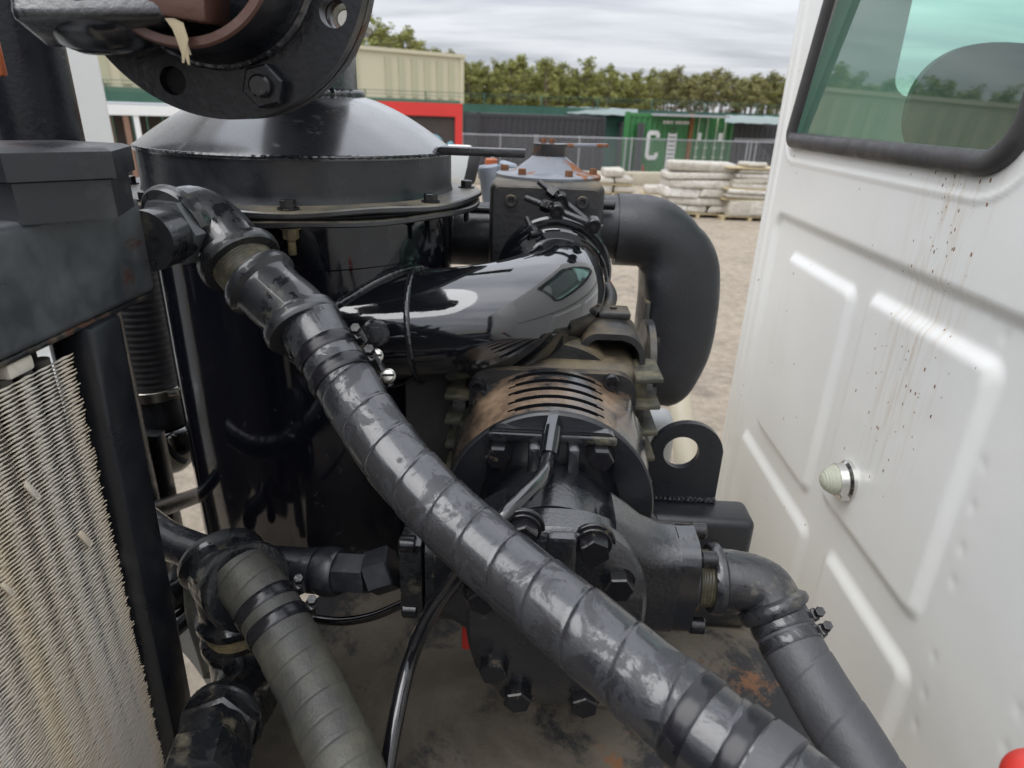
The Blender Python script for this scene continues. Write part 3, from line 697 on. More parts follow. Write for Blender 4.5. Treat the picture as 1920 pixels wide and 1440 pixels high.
# small hydrant
p = gp(1201, 331); ht = thing('fire_hydrant', 'small pinkish red post in front of the green container', 'hydrant', p)
b = B(); lathe(b, [(.14, 0), (.14, .05), (.09, .06), (.085, .42), (.11, .44), (.11, .48), (.08, .56), (0, .6)], p, Z_, 16); obj('barrel', b, 'red', ht)
b = B(); cyl(b, p+V((-.16, 0, .33)), p+V((.16, 0, .33)), .045, 10); obj('outlet', b, 'red', ht)
# ---- pines
def pine_mesh(seed, hgt, sparse):
    rnd = random.Random(seed); b = B(); t = B()
    bend = rnd.uniform(-.25, .25); base = hgt*(rnd.uniform(.22, .34) if not sparse else rnd.uniform(.52, .62))
    path = [V((bend*(z/hgt)**2*2, bend*.6*(z/hgt), z)) for z in [hgt*i/8 for i in range(9)]]
    tube(t, path, [.17*(1-.82*i/8)+.02 for i in range(9)], 7)
    nl = 26 if not sparse else 18
    for i in range(nl):
        z = base+(hgt-base)*(i/(nl-1))**.85; f = (z-base)/(hgt-base)
        rad = (1.75*(math.sin(PI*min(1, .22+.78*f))**.7)+.25)*(1 if not sparse else .85)*rnd.uniform(.55, 1.15)
        a = rnd.uniform(0, 2*PI); c0 = path[0]+V((bend*(z/hgt)**2*2, 0, z)); e = c0+V((math.cos(a)*rad, math.sin(a)*rad, rnd.uniform(-.05, .5)))
        tube(t, [c0, c0.lerp(e, .5)+V((0, 0, .1)), e], [.045, .03, .012], 4)
        for cpos, cr in ((c0.lerp(e, .55), .55), (e, .62), (e+V((rnd.uniform(-.5, .5), rnd.uniform(-.5, .5), rnd.uniform(-.1, .4))), .5)):
            for k in range(26):
                d = V((rnd.gauss(0, 1), rnd.gauss(0, 1), rnd.gauss(0, .75))).normalized()*cr*rnd.random()**.4
                q = cpos+d; n_ = V((rnd.gauss(0, 1), rnd.gauss(0, 1), rnd.gauss(.3, 1))).normalized(); u, v, w = frame(n_); sz = rnd.uniform(.08, .19)
                vs_ = [b.verts.new(q+u*sz*ca+v*sz*.55*sa) for ca, sa in ((-1, -.6), (1, -1), (.9, .7), (-.8, 1))]; b.faces.new(vs_)
    return mesh('crown', b, 'leaf' if not sparse else 'leaf2', smooth=False), mesh('trunk', t, 'bark')
kinds = [pine_mesh(i, 10.0, i >= 5) for i in range(8)]
rnd = random.Random(42)
def pine(x, y, sc, k, lab, grp):
    t = thing('pine_tree', lab, 'tree', (x, y, GZ), grp); rz = rnd.uniform(0, 6.28)
    for nm, me in (('crown', kinds[k][0]), ('trunk', kinds[k][1])):
        o = bpy.data.objects.new(nm, me); COL.objects.link(o); o.parent = t; o.rotation_euler = (0, 0, rz); o.scale = (sc*1.15, sc*1.15, sc)
for row in range(4):
    px = 655+row*7
    while px < 1640:
        f = (px-650)/900; dist = 96+f*34+row*3.5+rnd.uniform(-2, 2); q = hpt(px, dist, GZ)
        sparse = px > 1215 and rnd.random() < .75
        pine(q.x, q.y, rnd.uniform(.70, .97)-.03*(f > .6), rnd.choice([5, 6, 7]) if sparse else rnd.randrange(5),
             'pine with a bare trunk and sky showing through, at the right end of the wood' if sparse else 'full-crowned pine in the wood behind the containers',
             'thin pines at the right end of the wood' if sparse else 'full-crowned pines in the wood')
        px += rnd.uniform(19, 31)*(1.0 if not sparse else 1.0)
for px, dist, sc in ((655, 74, .98), (684, 76, 1.04), (712, 75, .97), (742, 77, .90), (772, 76, .93), (795, 78, .80)):
    q = hpt(px, dist, GZ); pine(q.x, q.y, sc, rnd.randrange(5), 'near pine rising behind the right part of the warehouse roof', 'pines behind the warehouse roof')
for row in range(2):
    px = -330
    while px < 640:
        q = hpt(px, 76+row*5+rnd.uniform(-2, 2), GZ); pine(q.x, q.y, rnd.uniform(.80, .98), rnd.randrange(5), 'pine behind the left part of the warehouse', 'pines behind the left of the warehouse'); px += rnd.uniform(40, 75)
# ---- white body of the truck's own debris tank, on the left beyond the machinery
tb = thing('debris_tank', 'tall white truck tank body behind the black pipe at the far left', 'truck tank', (-1.65, .6, 1.2))
b = B(); box(b, (-1.95, 1.78, 2.75), (.6, 1.76, 3.0), None, .06, 4); obj('panel', b, 'whitebody', tb)
for z in (1.6, 3.7): b = B(); box(b, (-1.62, 1.78, z), (.06, 1.6, .09), None, .012, 2); obj('rib', b, 'whitebody', tb)

kb = thing('added_dark_cabinet', 'unseen black cabinet added beside the white truck body to darken reflections', 'cabinet', (-1.9, -.2, .9))  # added out of view so the canister mirrors something dark
b = B(); box(b, (-1.95, -.25, 2.0), (.6, 2.2, 2.3), None, .03, 3); obj('case', b, 'satin', kb)
for y in (-.8, .3): 
    b = B(); box(b, (-1.645, y, 2.0), (.02, 1.0, 2.1), None, .006, 2); d_ = obj('door', b, 'satin', kb); b = B(); box(b, (-1.62, y+.4, 2.0), (.03, .04, .16), None, .008, 2); obj('handle', b, 'galv', d_)

tbx = thing('added_dark_toolbox', 'unseen black toolbox added behind the camera to darken the machinery fronts', 'toolbox', (-.1, -.62, .9))  # added out of view: dark reflection for front faces, blocks ground bounce
b = B(); box(b, (-.3, -.66, 1.5), (1.5, .62, 1.15), None, .02, 3); obj('box_body', b, 'satin', tbx)
b = B(); box(b, (-.3, -.66, 2.095), (1.53, .65, .04), None, .012, 3); obj('lid', b, 'satin', tbx)
for x in (-.7, .1): b = B(); box(b, (x, -.337, 1.98), (.10, .02, .06), None, .005, 2); obj('latch', b, 'satin', tbx)

# ================================================================ the truck: deck, cab
DZ = 1.70
b = B(); prism(b, [(-.385, .30), (.418, .30), (.418, 1.055), (-.30, 1.055), (-.385, .80)], (0, 0, DZ-.012), X_, Y_, .012)
dk = thing('steel_deck', 'worn brownish steel deck plate under the pump', 'deck plate', (0, .7, DZ-.1))
obj('plate', b, 'deck', dk, smooth=False)
b = B(); box(b, (.405, .68, DZ-.06), (.02, .74, .095), None, .003); box(b, (-.37, .55, DZ-.06), (.02, .5, .095), None, .003); obj('edge_channel', b, 'satin', dk)
b = B(); box(b, (.06, .72, DZ+.004), (.16, .05, .008), None, .002); obj('foot_pad', b, 'deck', dk)

# ---- cab: rear panel as one pressed sheet (Y runs across the truck, Z up), window opening cut out
WX = .600
WIN = [(1.615, 2.735), (1.705, 2.447), (.905, 2.447)]
def sdrr(y, z, y0, z0, y1, z1, r):
    cx, cz = (y0+y1)/2, (z0+z1)/2; qx = abs(y-cx)-(y1-y0)/2+r; qz = abs(z-cz)-(z1-z0)/2+r
    return math.hypot(max(qx, 0), max(qz, 0))+min(max(qx, qz), 0)-r
def sst(e0, e1, x): t = min(1, max(0, (x-e0)/(e1-e0))); return t*t*(3-2*t)
DENT = [PX(x, y, WX) for x, y in ((1826, 870), (1806, 948), (1786, 1028), (1770, 1090), (1735, 1230), (1717, 1300), (1701, 1358), (1867, 630), (1846, 706), (1890, 1330), (1866, 1402), (1915, 1252), (1700, 520), (1652, 505), (1838, 582), (1790, 562))]
def panel_h(y, z):
    """how far the sheet stands out towards the machinery"""
    h = 0.0
    d = sdrr(y, z, -.2, .6, 1.712, 2.286, .045); h -= .012*(1-sst(-.022, .004, d))
    for (y0, z0, y1, z1) in ((1.222, 1.745, 1.590, 2.214), (.800, 1.782, 1.182, 2.224), (1.178, 1.20, 1.675, 1.700), (.772, 1.20, 1.102, 1.722)):
        d = sdrr(y, z, y0, z0, y1, z1, .035); h += .0125*(1-sst(-.027, .002, d))
    h += .004*sst(1.742, 1.750, y)*(1-sst(1.772, 1.780, y))                       # seam flange
    h -= .004*math.exp(-((y-1.790)/.003)**2)                                      # seam groove
    h += .0028*(1-sst(.001, .007, abs(sdw(y, z)-.034)))                            # pressed lip round the window
    for q in DENT:
        r2 = ((y-q.y)**2*1.0+(z-q.z)**2*.55)/.00005
        if r2 < 9: h -= .0016*math.exp(-r2)
    if y > 1.80: t = (y-1.80)/.07; h -= .07*(1-math.sqrt(max(0, 1-min(t, 1)**2)))
    return h
# window outline polygon (Y, Z), rounded
def rpoly(pts, rads, n=8):
    o = []; k = len(pts)
    for i in range(k):
        p = V((*pts[i], 0)); a = (V((*pts[i-1], 0))-p).normalized(); c = (V((*pts[(i+1) % k], 0))-p).normalized(); r = rads[i]
        ang = a.angle(c); t = r/math.tan(ang/2); cen = p+(a+c).normalized()*(r/math.sin(ang/2)); s = p+a*t-cen; e = p+c*t-cen; tot = s.angle(e)
        for j in range(n+1):
            w = j/n; q = cen+(s*math.sin((1-w)*tot)+e*math.sin(w*tot))/math.sin(tot); o.append((q.x, q.y))
    return o
WOUT = rpoly([(1.706, 2.440), (.872, 2.440), (.872, 3.02), (1.535, 3.02)], [.030, .085, .09, .06], 10)
WSEG = [(V((*WOUT[i], 0)), V((*WOUT[(i+1) % len(WOUT)], 0))) for i in range(len(WOUT))]
def sdw(y, z):
    if y < .75 or y > 1.8 or z < 2.36 or z > 3.1: return .09
    p = V((y, z, 0)); dm = 9; ins = False
    for a, c in WSEG:
        t = max(0, min(1, (p-a).dot(c-a)/max(1e-12, (c-a).length_squared))); dm = min(dm, (p-a-(c-a)*t).length)
        if (a.y > z) != (c.y > z) and y < (c.x-a.x)*(z-a.y)/(c.y-a.y)+a.x: ins = not ins
    return -dm if ins else dm
cab = thing('truck_cab', 'white truck cab rear wall with pressed panels and rust specks, at the right', 'truck cab', (WX, 1.0, 1.1))
b = B(); ny, nz = 330, 380; y0, y1, z0, z1 = .30, 1.87, 1.15, 3.16
gridv = {}
for j in range(nz+1):
    for i in range(ny+1):
        y = y0+(y1-y0)*i/ny; z = z0+(z1-z0)*j/nz; gridv[i, j] = b.verts.new((WX-panel_h(y, z), y, z))
inside = {}
for j in range(nz+1):
    for i in range(ny+1):
        y = y0+(y1-y0)*i/ny; z = z0+(z1-z0)*j/nz; inside[i, j] = sdw(y, z) < -.018
for j in range(nz):
    for i in range(ny):
        if all(inside[q] for q in ((i, j), (i+1, j), (i+1, j+1), (i, j+1))): continue
        b.faces.new((gridv[i, j], gridv[i+1, j], gridv[i+1, j+1], gridv[i, j+1]))
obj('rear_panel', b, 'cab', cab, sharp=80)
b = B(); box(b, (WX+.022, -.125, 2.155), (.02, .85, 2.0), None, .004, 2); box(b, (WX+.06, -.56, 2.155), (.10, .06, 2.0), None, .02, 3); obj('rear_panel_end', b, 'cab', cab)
# far side with its door window, roof, front and floor: what one sees through the glass
b = B(); c0y = 1.868
dw_ = [(.885, 2.56), (1.62, 2.56), (1.60, 3.10), (.875, 3.10)]
prism(b, [(.665, 1.15), (2.3, 1.15), (2.3, 2.4), (1.95, 3.16), (.665, 3.16)], (0, c0y+.003, 0), X_, Z_, .02, [rpoly(dw_, [.05, .06, .05, .05], 8)])
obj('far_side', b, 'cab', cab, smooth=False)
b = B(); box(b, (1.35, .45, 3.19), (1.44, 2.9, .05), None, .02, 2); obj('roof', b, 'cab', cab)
b = B(); box(b, (2.1, .45, 1.9), (.05, 2.7, 1.5)); box(b, (1.3, .45, 1.2), (1.4, 2.7, .05)); box(b, (1.35, -.95, 2.2), (1.4, .04, 1.9)); obj('interior_lining', b, 'interior', cab, smooth=False)
sc0 = PY(1865, 205, 1.5)
b = B(); 
for yy, k_ in ((1.44, .9), (1.455, 1.0), (1.52, 1.0), (1.535, .9)): pass
prism(b, [(sc0.x+.165*k_*math.copysign(abs(math.cos(t))**.8, math.cos(t)), sc0.z+.125*math.copysign(abs(math.sin(t))**.9, math.sin(t))) for k_ in (1,) for t in [2*PI*q/48 for q in range(48)]], (0, 1.54, 0), X_, Z_, .02)
box(b, (sc0.x, 1.495, sc0.z-.33), (.34, .10, .50), None, .05, 4); box(b, (sc0.x+.1, 1.25, sc0.z-.55), (.5, .5, .12), None, .05, 4); obj('seat', b, 'seatcloth', cab)
b = B(); box(b, (sc0.x, .55, 2.30), (.34, .10, .60), None, .05, 4); box(b, (sc0.x+.1, .32, 2.0), (.5, .5, .12), None, .05, 4); obj('seat', b, 'seatcloth', cab)
b = B(); tube(b, [V((1.55, 1.35, 2.52))+V((.07*math.cos(t)*.4, .21*math.cos(t), .21*math.sin(t))) for t in [2*PI*k/40 for k in range(41)]], .014, 10, cap=False); cyl(b, (1.55, 1.35, 2.52), (1.8, 1.35, 2.3), .03, 12); box(b, (1.55, 1.35, 2.52), (.04, .4, .04), None, .01); obj('steering_wheel', b, 'interior', cab)
# rubber gasket: fat rounded section swept round the opening, then the pane
b = B(); prof = []
nw = len(WOUT); rows = []
cen = V((1.28, 2.72, 0))
for i in range(nw):
    p = V((*WOUT[i], 0)); t = (V((*WOUT[(i+1) % nw], 0))-V((*WOUT[i-1], 0))).normalized(); nrm = V((t.y, -t.x, 0))
    if (p+nrm*.01-cen).length > (p-cen).length: nrm = -nrm
    row = []
    for k in range(11):
        a = PI*k/10; ww = .034
        off = ww*(.5-.5*math.cos(a))-.004; up = .017*math.sin(a)**.7
        q = p+nrm*off; row.append(b.verts.new((WX-.001-up, q.x, q.y)))
    rows.append(row)
for i in range(nw):
    for k in range(10): b.faces.new((rows[i][k], rows[(i+1) % nw][k], rows[(i+1) % nw][k+1], rows[i][k+1]))
gk = obj('window_gasket', b, 'gasket', cab, sharp=60)
b = B(); cx, cz = 1.28, 2.72
prism(b, [(cx+(p[0]-cx)*1.012, cz+(p[1]-cz)*1.012) for p in WOUT], (WX+.004, 0, 0), Y_, Z_, .005)
for vv in b.verts: vv.co.x += (vv.co.z-2.44)*math.tan(math.radians(2.9))     # the glass leans in a little at the top
obj('window_pane', b, 'glass', cab, smooth=False)
# small ribbed work lamp bolted to the panel
lp = V((WX+.0, 1.072, 1.885))
lm = thing('cab_lamp', 'small round ribbed clear lamp on the white cab wall', 'lamp', lp)
b = B(); lathe(b, [(0, 0), (.037, 0), (.037, .007), (.032, .012), (.031, .026), (.027, .027)], lp+V((.001, 0, 0)), (-1, 0, -.06), 28); box(b, lp+V((-.012, -.004, -.022)), (.022, .05, .014), None, .003); obj('housing', b, 'chrome', lm)
b = B()
def lens_r(h): return .0300*math.sqrt(max(0, 1-(h/.040)**2))
pr = []
for k in range(40): h = .0395*k/39; pr.append((lens_r(h)+.0009*math.sin(k*1.6), h))
lathe(b, pr+[(0, .040)], lp+V((-.012, 0, 0)), (-1, 0, -.1), 32); obj('lens', b, 'lens', lm, sharp=80)

# ================================================================ separator canister
TX, TY, TR = -.402, 1.153, .25
T0 = V((TX, TY, 0))
tk = thing('separator_canister', 'big glossy black cylindrical canister with a bolted domed lid', 'canister', (TX, TY, 1.66))
b = B(); lathe(b, [(0, 1.668), (.17, 1.668), (.215, 1.676), (.24, 1.70), (TR, 1.74), (TR, 2.0), (TR, 2.275)], T0, Z_, 128); obj('shell', b, 'gloss_tank', tk, sharp=40)
b = B(); lathe(b, [(TR-.002, 2.272), (TR+.0045, 2.276), (TR+.0045, 2.345), (TR-.002, 2.346)], T0, Z_, 128); obj('collar', b, 'gloss_tank', tk)
wv = lambda th, h: .0
b = B()
def wavy(bm, r0, r1, z, th, amp):
    seg = 128; pr = [(r0, 0), (r1-.002, 0), (r1, .002), (r1, th-.002), (r1-.002, th), (r0, th)]; rows = []
    for (r, h) in pr: rows.append([bm.verts.new(T0+V((r*math.cos(2*PI*k/seg), r*math.sin(2*PI*k/seg), z+h+amp*math.cos(8*(2*PI*k/seg-PH0))*((r-r0)/(r1-r0))))) for k in range(seg)])
    for a, c in zip(rows, rows[1:]):
        for k in range(seg): bm.faces.new((a[k], a[(k+1) % seg], c[(k+1) % seg], c[k]))
PH0 = math.radians(-76)
wavy(b, .24, .300, 2.3435, .009, .0012); obj('body_flange', b, 'rim', tk)
b = B(); wavy(b, .24, .294, 2.353, .005, -.0002); obj('gasket', b, 'bore_hole', tk)
b = B(); wavy(b, .24, .303, 2.3585, .009, -.0022); obj('lid_flange', b, 'rim', tk)
b = B(); lathe(b, [(.253, 2.366), (.2505, 2.374), (.25, 2.38), (.25, 2.428)], T0, Z_, 128); obj('lid_skirt', b, 'satin', tk)
b = B(); pr = [(.2535, 2.426), (.254, 2.431), (.250, 2.4345)]
for k in range(1, 15): t = k/14; pr.append((.250-(.250-.090)*t, 2.4345+.078*(1-(1-t)**1.55)))
lathe(b, pr, T0, Z_, 128); obj('dome', b, 'lid', tk, sharp=50)
b = B(); bead(b, [T0+V((.2515*math.cos(t), .2515*math.sin(t), 2.4305)) for t in [2*PI*k/80 for k in range(81)]], .0030, .18, .006, 8); obj('weld_bead', b, 'weld', tk)
b = B(); nk = arc_path(V((TX, TY, 2.500)), V((TX, TY, 2.83)), V((TX+.06, .70, 2.83)), .16); cyl(b, V((TX, TY, 2.49)), V((TX, TY, 2.63)), .096, 64); obj('outlet_neck', b, 'cast_rough', tk)
b = B(); bead(b, [T0+V((.0985*math.cos(t), .0985*math.sin(t), 2.5125)) for t in [2*PI*k/60 for k in range(61)]], .0075, .25, .005, 10); obj('weld_bead', b, 'weld', tk)
b = B(); lgq = PD(806, 860, 1.14); box(b, (lgq.x, lgq.y, (2.085+1.69)/2), (.078, .012, 2.085-1.69), (V((.95, .3, 0)).normalized(), V((-.3, .95, 0)).normalized(), Z_), .002, 1); obj('support_leg', b, 'legmat', tk)
# flat lifting lug welded to the dome edge
b = B(); lgp = PY(825, 289, 1.10); lge = PY(986, 291, 1.10); d = (lge-lgp); d.z = 0; ll = d.length; d.normalize(); nrm = V((-d.y, d.x, 0))
c = (lgp+lge)/2; c.z = 2.4355
box(b, c, (ll, .034, .0125), (d, nrm, Z_), .0022, 2); obj('lifting_lug', b, 'lightbar', tk)
b = B(); bead(b, [lgp+V((.012*math.cos(t), .02*math.sin(t), .004)) for t in [PI*.5+PI*k/10 for k in range(11)]], .006, .5, .004, 8); obj('weld_bead', b, 'weld', tk)
# eight lid bolts with washers, and their nuts below
for k in range(8):
    a = PH0+k*2*PI/8; c = V((TX+.279*math.cos(a), TY+.279*math.sin(a), 2.3675-.001))
    b = B(); cyl(b, c, c+V((0, 0, .0022)), .0145, 24); hexa(b, c+V((0, 0, .0022)), c+V((0, 0, .0125)), .0185, twist=k*.5)
    bo = obj('lid_bolt', b, 'bolt', tk)
    c2 = V((c.x, c.y, 2.3425)); b = B(); cyl(b, c2, c2-V((0, 0, .002)), .0145, 24); hexa(b, c2-V((0, 0, .002)), c2-V((0, 0, .016)), .0185); 
    obj('nut', b, 'brass_dust' if k in (0, 7) else 'bolt', bo)
    b = B(); tube(b, [c2-V((0, 0, .014)), c2-V((0, 0, .037))]if False else [c2-V((0, 0, .014+.0005*i)) for i in range(48)], lambda s, th, t: .0052+.0006*math.sin(s*2*PI/.0022), 12); obj('bolt_end', b, 'brass_dust' if k == 0 else 'stud', bo)

# ================================================================ inlet elbow with its welded stub, and clamp
PR = .0905
ea = PY(786, 612, .997); e0 = V((-.335, .997, ea.z-.014)); eb = V((.037, 1.190, 2.206)); ec = V((.037, 1.275, 2.212))
el = thing('inlet_elbow', 'large mirror-black curved pipe elbow joining the canister to the valve box', 'pipe elbow', (-.05, 1.0, 2.1))
cor = V((.039, .997, 2.196))
pth = arc_path(ea, cor, eb, .165, 26)
b = B(); tube(b, pth+spline([eb, eb.lerp(ec, .35)], .01)[1:], PR, 72); obj('bend', b, 'gloss', el)
b = B(); tube(b, spline([e0, e0.lerp(ea, .5), ea+(ea-e0).normalized()*.002], .008), lambda s, th, t: PR*1.004+.0, 72); obj('stub', b, 'gloss', el)
def ringpts(c, ax, r, n=60): u, v, w = frame(ax); return [V(c)+(u*math.cos(2*PI*k/n)+v*math.sin(2*PI*k/n))*r for k in range(n+1)]
b = B(); bead(b, ringpts(ea, ea-e0, PR-.0008), .0048, .07, .005, 12); obj('weld_bead', b, 'weld', el)
# saddle weld where the stub meets the canister
sp = []
u, v, w = frame(ea-e0)
for k in range(61):
    a = 2*PI*k/60; o = e0+(u*math.cos(a)+v*math.sin(a))*(PR+.002); t = 0
    for i in range(240):
        q = o+w*(i*.001-.05)
        if math.hypot(q.x-TX, q.y-TY) > TR+.001: break
    sp.append(q)
b = B(); bead(b, sp, .0055, .07, .005, 12); obj('weld_bead', b, 'weld', el)
# bung bolt on the stub
b = B(); pl_ = PD(703, 627, .905); dirp = (EYE-pl_); dirp = V((.25, -1, .25)).normalized()
cyl(b, pl_-dirp*.02, pl_+dirp*.004, .020, 32, .003); hexa(b, pl_+dirp*.004, pl_+dirp*.014, .022); cyl(b, pl_+dirp*.014, pl_+dirp*.022, .007, 16); obj('plug_bolt', b, 'bolt', el)
# two bright screw heads by the hose, on the stub bracket
pb_ = thing('bracket_bolts', 'pair of bright slotted screw heads between the big hose and the stub weld', 'screws', PD(715, 690, .86))
for (x, y) in ((705, 668), (728, 705)):
    q = PD(x, y, .86); d = V((.1, -.8, .5)).normalized(); b = B(); lathe(b, [(0, 0), (.010, 0), (.010, .003), (.007, .006), (0, .007)], q, d, 20); 
    sb = obj('screw_head', b, 'zinc', pb_); b = B(); u, v, w = frame(d); box(b, q+d*.0068, (.016, .0028, .002), (u, v, w)); obj('slot', b, 'bore_hole', sb, smooth=False)
b = B(); tube(b, spline([PD(690, 650, .87), PD(712, 685, .868), PD(732, 725, .866)], .004), .006, 10); obj('strap', b, 'bolt', pb_)
# clamp: band round the joint with two T-bolts on top
cdir = (ec-eb).normalized(); cu, cv, cw = frame(cdir)
cl = thing('band_clamp', 'black T-bolt band clamp round the far end of the mirror-black elbow', 'clamp', eb)
b = B(); q0 = eb+cdir*.012; ring(b, q0, q0+cdir*.022, PR+.0062, PR-.004, 72, .003); obj('band', b, 'gloss', cl)
b = B(); q0 = eb-cdir*.006; ring(b, q0, q0+cdir*.006, PR+.0085, PR-.004, 72, .002); obj('bead_ring', b, 'gloss', cl)
def tbolt(pA, pB, rr):
    """trunnion pair at pB with a long stud running to pA"""
    pA, pB = V(pA), V(pB); d = (pA-pB).normalized(); u, v, w = frame(d)
    b = B(); cyl(b, pB-d*.075, pA, rr, 16, .0008); s = obj('stud', b, 'stud', cl)
    b = B(); hexa(b, pB+d*.026, pB+d*.042, rr*3.5); obj('nut', b, 'bolt', s)
    for off in (.012, -.058):
        b = B(); c = pB+d*off; ax = cdir; ring(b, c-ax*.016, c+ax*.016, .0125, .0062, 24, .002); obj('trunnion', b, 'bolt', s)
        b = B(); cyl(b, c-ax*.0135, c+ax*.012, .006, 12); obj('pin', b, 'bore_hole', s)
tbolt(PD(985, 371, 1.14), PD(1056, 399, 1.12), .0055)
tbolt(PD(1010, 340, 1.18), PD(1062, 382, 1.17), .0055)
pA, pB = PD(987, 408, 1.13), PD(1001, 438, 1.12)
b = B(); cyl(b, pB, pA, .005, 14, .0008); s_ = obj('stud', b, 'stud', cl); d = (pA-pB).normalized(); b = B(); hexa(b, pB, pB+d*.012, .017); obj('nut', b, 'bolt', s_)
b = B(); u, v, w = frame(d); box(b, pB-d*.004, (.026, .02, .008), (u, v, w), .003); obj('lug', b, 'bolt', s_)

# ================================================================ relief valve box, lever, cone cover
vb = thing('valve_box', 'black cast valve box with a rusty grey cone cover and a lever on top', 'valve', (.016, 1.38, 2.1))
b = B(); box(b, (.016, 1.385, 2.245), (.218, .235, .262), None, .016, 4); obj('housing', b, 'blower', vb)
b = B(); prism(b, rrect(-.084, 2.19, .112, 2.366, .012), (0, 1.268, 0), X_, -Z_ if False else Z_, .008); 
for vv in b.verts: vv.co.y = vv.co.y-.004
obj('face_plate', b, 'blower', vb, smooth=False)
for (x, y) in ((958, 377), (1092, 380)):
    q = PY(x, y, 1.252); b = socket_bolt(q+V((0, .008, 0)), (0, -1, 0), .012, .0115); obj('socket_bolt', b, 'blower', vb)
b = B(); ring(b, (.037, 1.268, 2.212), (.037, 1.240, 2.210), .110, .07, 64, .004); obj('inlet_ring', b, 'cast', vb)
b = B(); lathe(b, [(0, -.006), (PR-.001, -.006), (PR-.001, .09)], (.037, 1.195, 2.207), (0, 1, .06), 64); obj('inlet_sleeve', b, 'rim', vb)
cc = V((.018, 1.385, 2.372))
b = B(); lathe(b, [(0, 0), (.104, 0), (.106, .003), (.106, .009), (.101, .012), (.078, .013), (.070, .016), (.040, .038), (.031, .046), (0, .046)], cc, Z_, 48); obj('cone_cover', b, 'cone', vb)
for k in range(6):
    a = math.radians(-125+60*k); q = cc+V((.090*math.cos(a), .090*math.sin(a), .0122)); b = B(); hexa(b, q, q+V((0, 0, .011)), .015, twist=k); obj('cover_bolt', b, 'rusty', vb)
b = B(); q = cc+V((0, 0, .045)); lathe(b, [(0, 0), (.034, 0), (.035, .003), (.035, .022), (0, .022)], q, Z_, 40); lv = obj('lever_hub', b, 'rustblk', vb)
b = B(); box(b, q+V((.045, .002, .020)), (.142, .022, .007), (V((1, 0, .03)).normalized(), Y_, Z_), .002); obj('lever', b, 'cone', lv)
b = B(); 
for dx in (-.007, .009): hexa(b, q+V((dx-.006, -.006, .023)), q+V((dx-.006, -.006, .032)), .011)
obj('clamp_nut', b, 'rusty', lv)
for (x, y) in ((893, 392), (1140, 385)):
    q = PY(x, y, 1.33); b = B(); d = -1 if x < 1000 else 1; cyl(b, (q.x-.03*d, q.y, q.z), (q.x+.014*d, q.y, q.z), .009, 16, .002); obj('side_bolt', b, 'bolt', vb)
# silencer drum to the left of the valve box
b = B(); lathe(b, [(0, 0), (.060, 0), (.066, .006), (.066, .165), (0, .165)], (-.24, 1.40, 2.252), X_, 48)
obj('silencer_drum', b, 'matte', label='plain black drum between the canister rim and the valve box', cat='silencer')
# moulded intake duct: runs right from the valve box, then bends down
dt = thing('intake_duct', 'rounded matte black intake duct bending down beside the cab', 'duct', (.33, 1.40, 1.88))
b = B(); rows = []; yc = 1.405
def se(a, n_): return math.copysign(abs(a)**(2/n_), a)
dp = arc_path((.165, yc, 2.272), (.300, yc, 2.272), (.296, yc, 2.08), .085, 18)+spline([(.296, yc, 2.08), (.294, yc, 2.02), (.286, yc, 1.95), (.272, yc, 1.893)], .01)[1:]
dn_ = len(dp); dl_ = [0]
for i in range(1, dn_): dl_.append(dl_[-1]+(dp[i]-dp[i-1]).length)
for i, p in enumerate(dp):
    t = dl_[i]/dl_[-1]; tg = (dp[min(i+1, dn_-1)]-dp[max(i-1, 0)]).normalized(); nrm = V((tg.z, 0, -tg.x))     # in-plane, towards the inside of the bend
    wi = .074-.012*sst(.25, .6, t)-.004*sst(.7, 1, t); wy = .074+.006*sst(.2, .5, t); ex = 2.0+2.2*sst(.15, .45, t); e = 1.0
    rem = dl_[-1]-dl_[i]
    if rem < .060: e = .50+.50*math.sqrt(max(0, 1-(1-rem/.060)**2))
    bul = .040*math.sin(PI*min(1, max(0, (t-.26)/.74)))**.8
    row = []
    for k in range(56):
        a = 2*PI*k/56; ca, sa = se(math.cos(a), ex), se(math.sin(a), ex)
        row.append(b.verts.new(p+nrm*(ca*wi*e-(bul if ca < 0 else 0)*abs(ca))*1+Y_*(sa*wy*e)))
    rows.append(row)
for a, c in zip(rows, rows[1:]):
    for k in range(56): b.faces.new((a[k], a[(k+1) % 56], c[(k+1) % 56], c[k]))
b.faces.new(rows[0]); b.faces.new(list(reversed(rows[-1])))
obj('shell', b, 'matte', dt, sharp=60)
b = B(); lathe(b, [(0, 0), (.0655, 0), (.0655, .13), (0, .13)], (.105, 1.405, 2.277), X_, 48); obj('inlet_pipe', b, 'matte', dt)
b = B(); lathe(b, [(0, 0), (.05, 0), (.05, .006), (.042, .012), (.03, .015), (0, .015)], (.368, 1.405, 2.045), X_, 28); obj('end_cap', b, 'matte', dt)
b = B(); cyl(b, (.28, 1.39, 1.896), (.28, 1.39, 1.872), .018, 20, .003); obj('drain_plug', b, 'bolt', dt)
b = B(); box(b, (.238, 1.38, 2.02), (.012, .12, .24), None, .004); obj('mounting_flange', b, 'blower', dt)

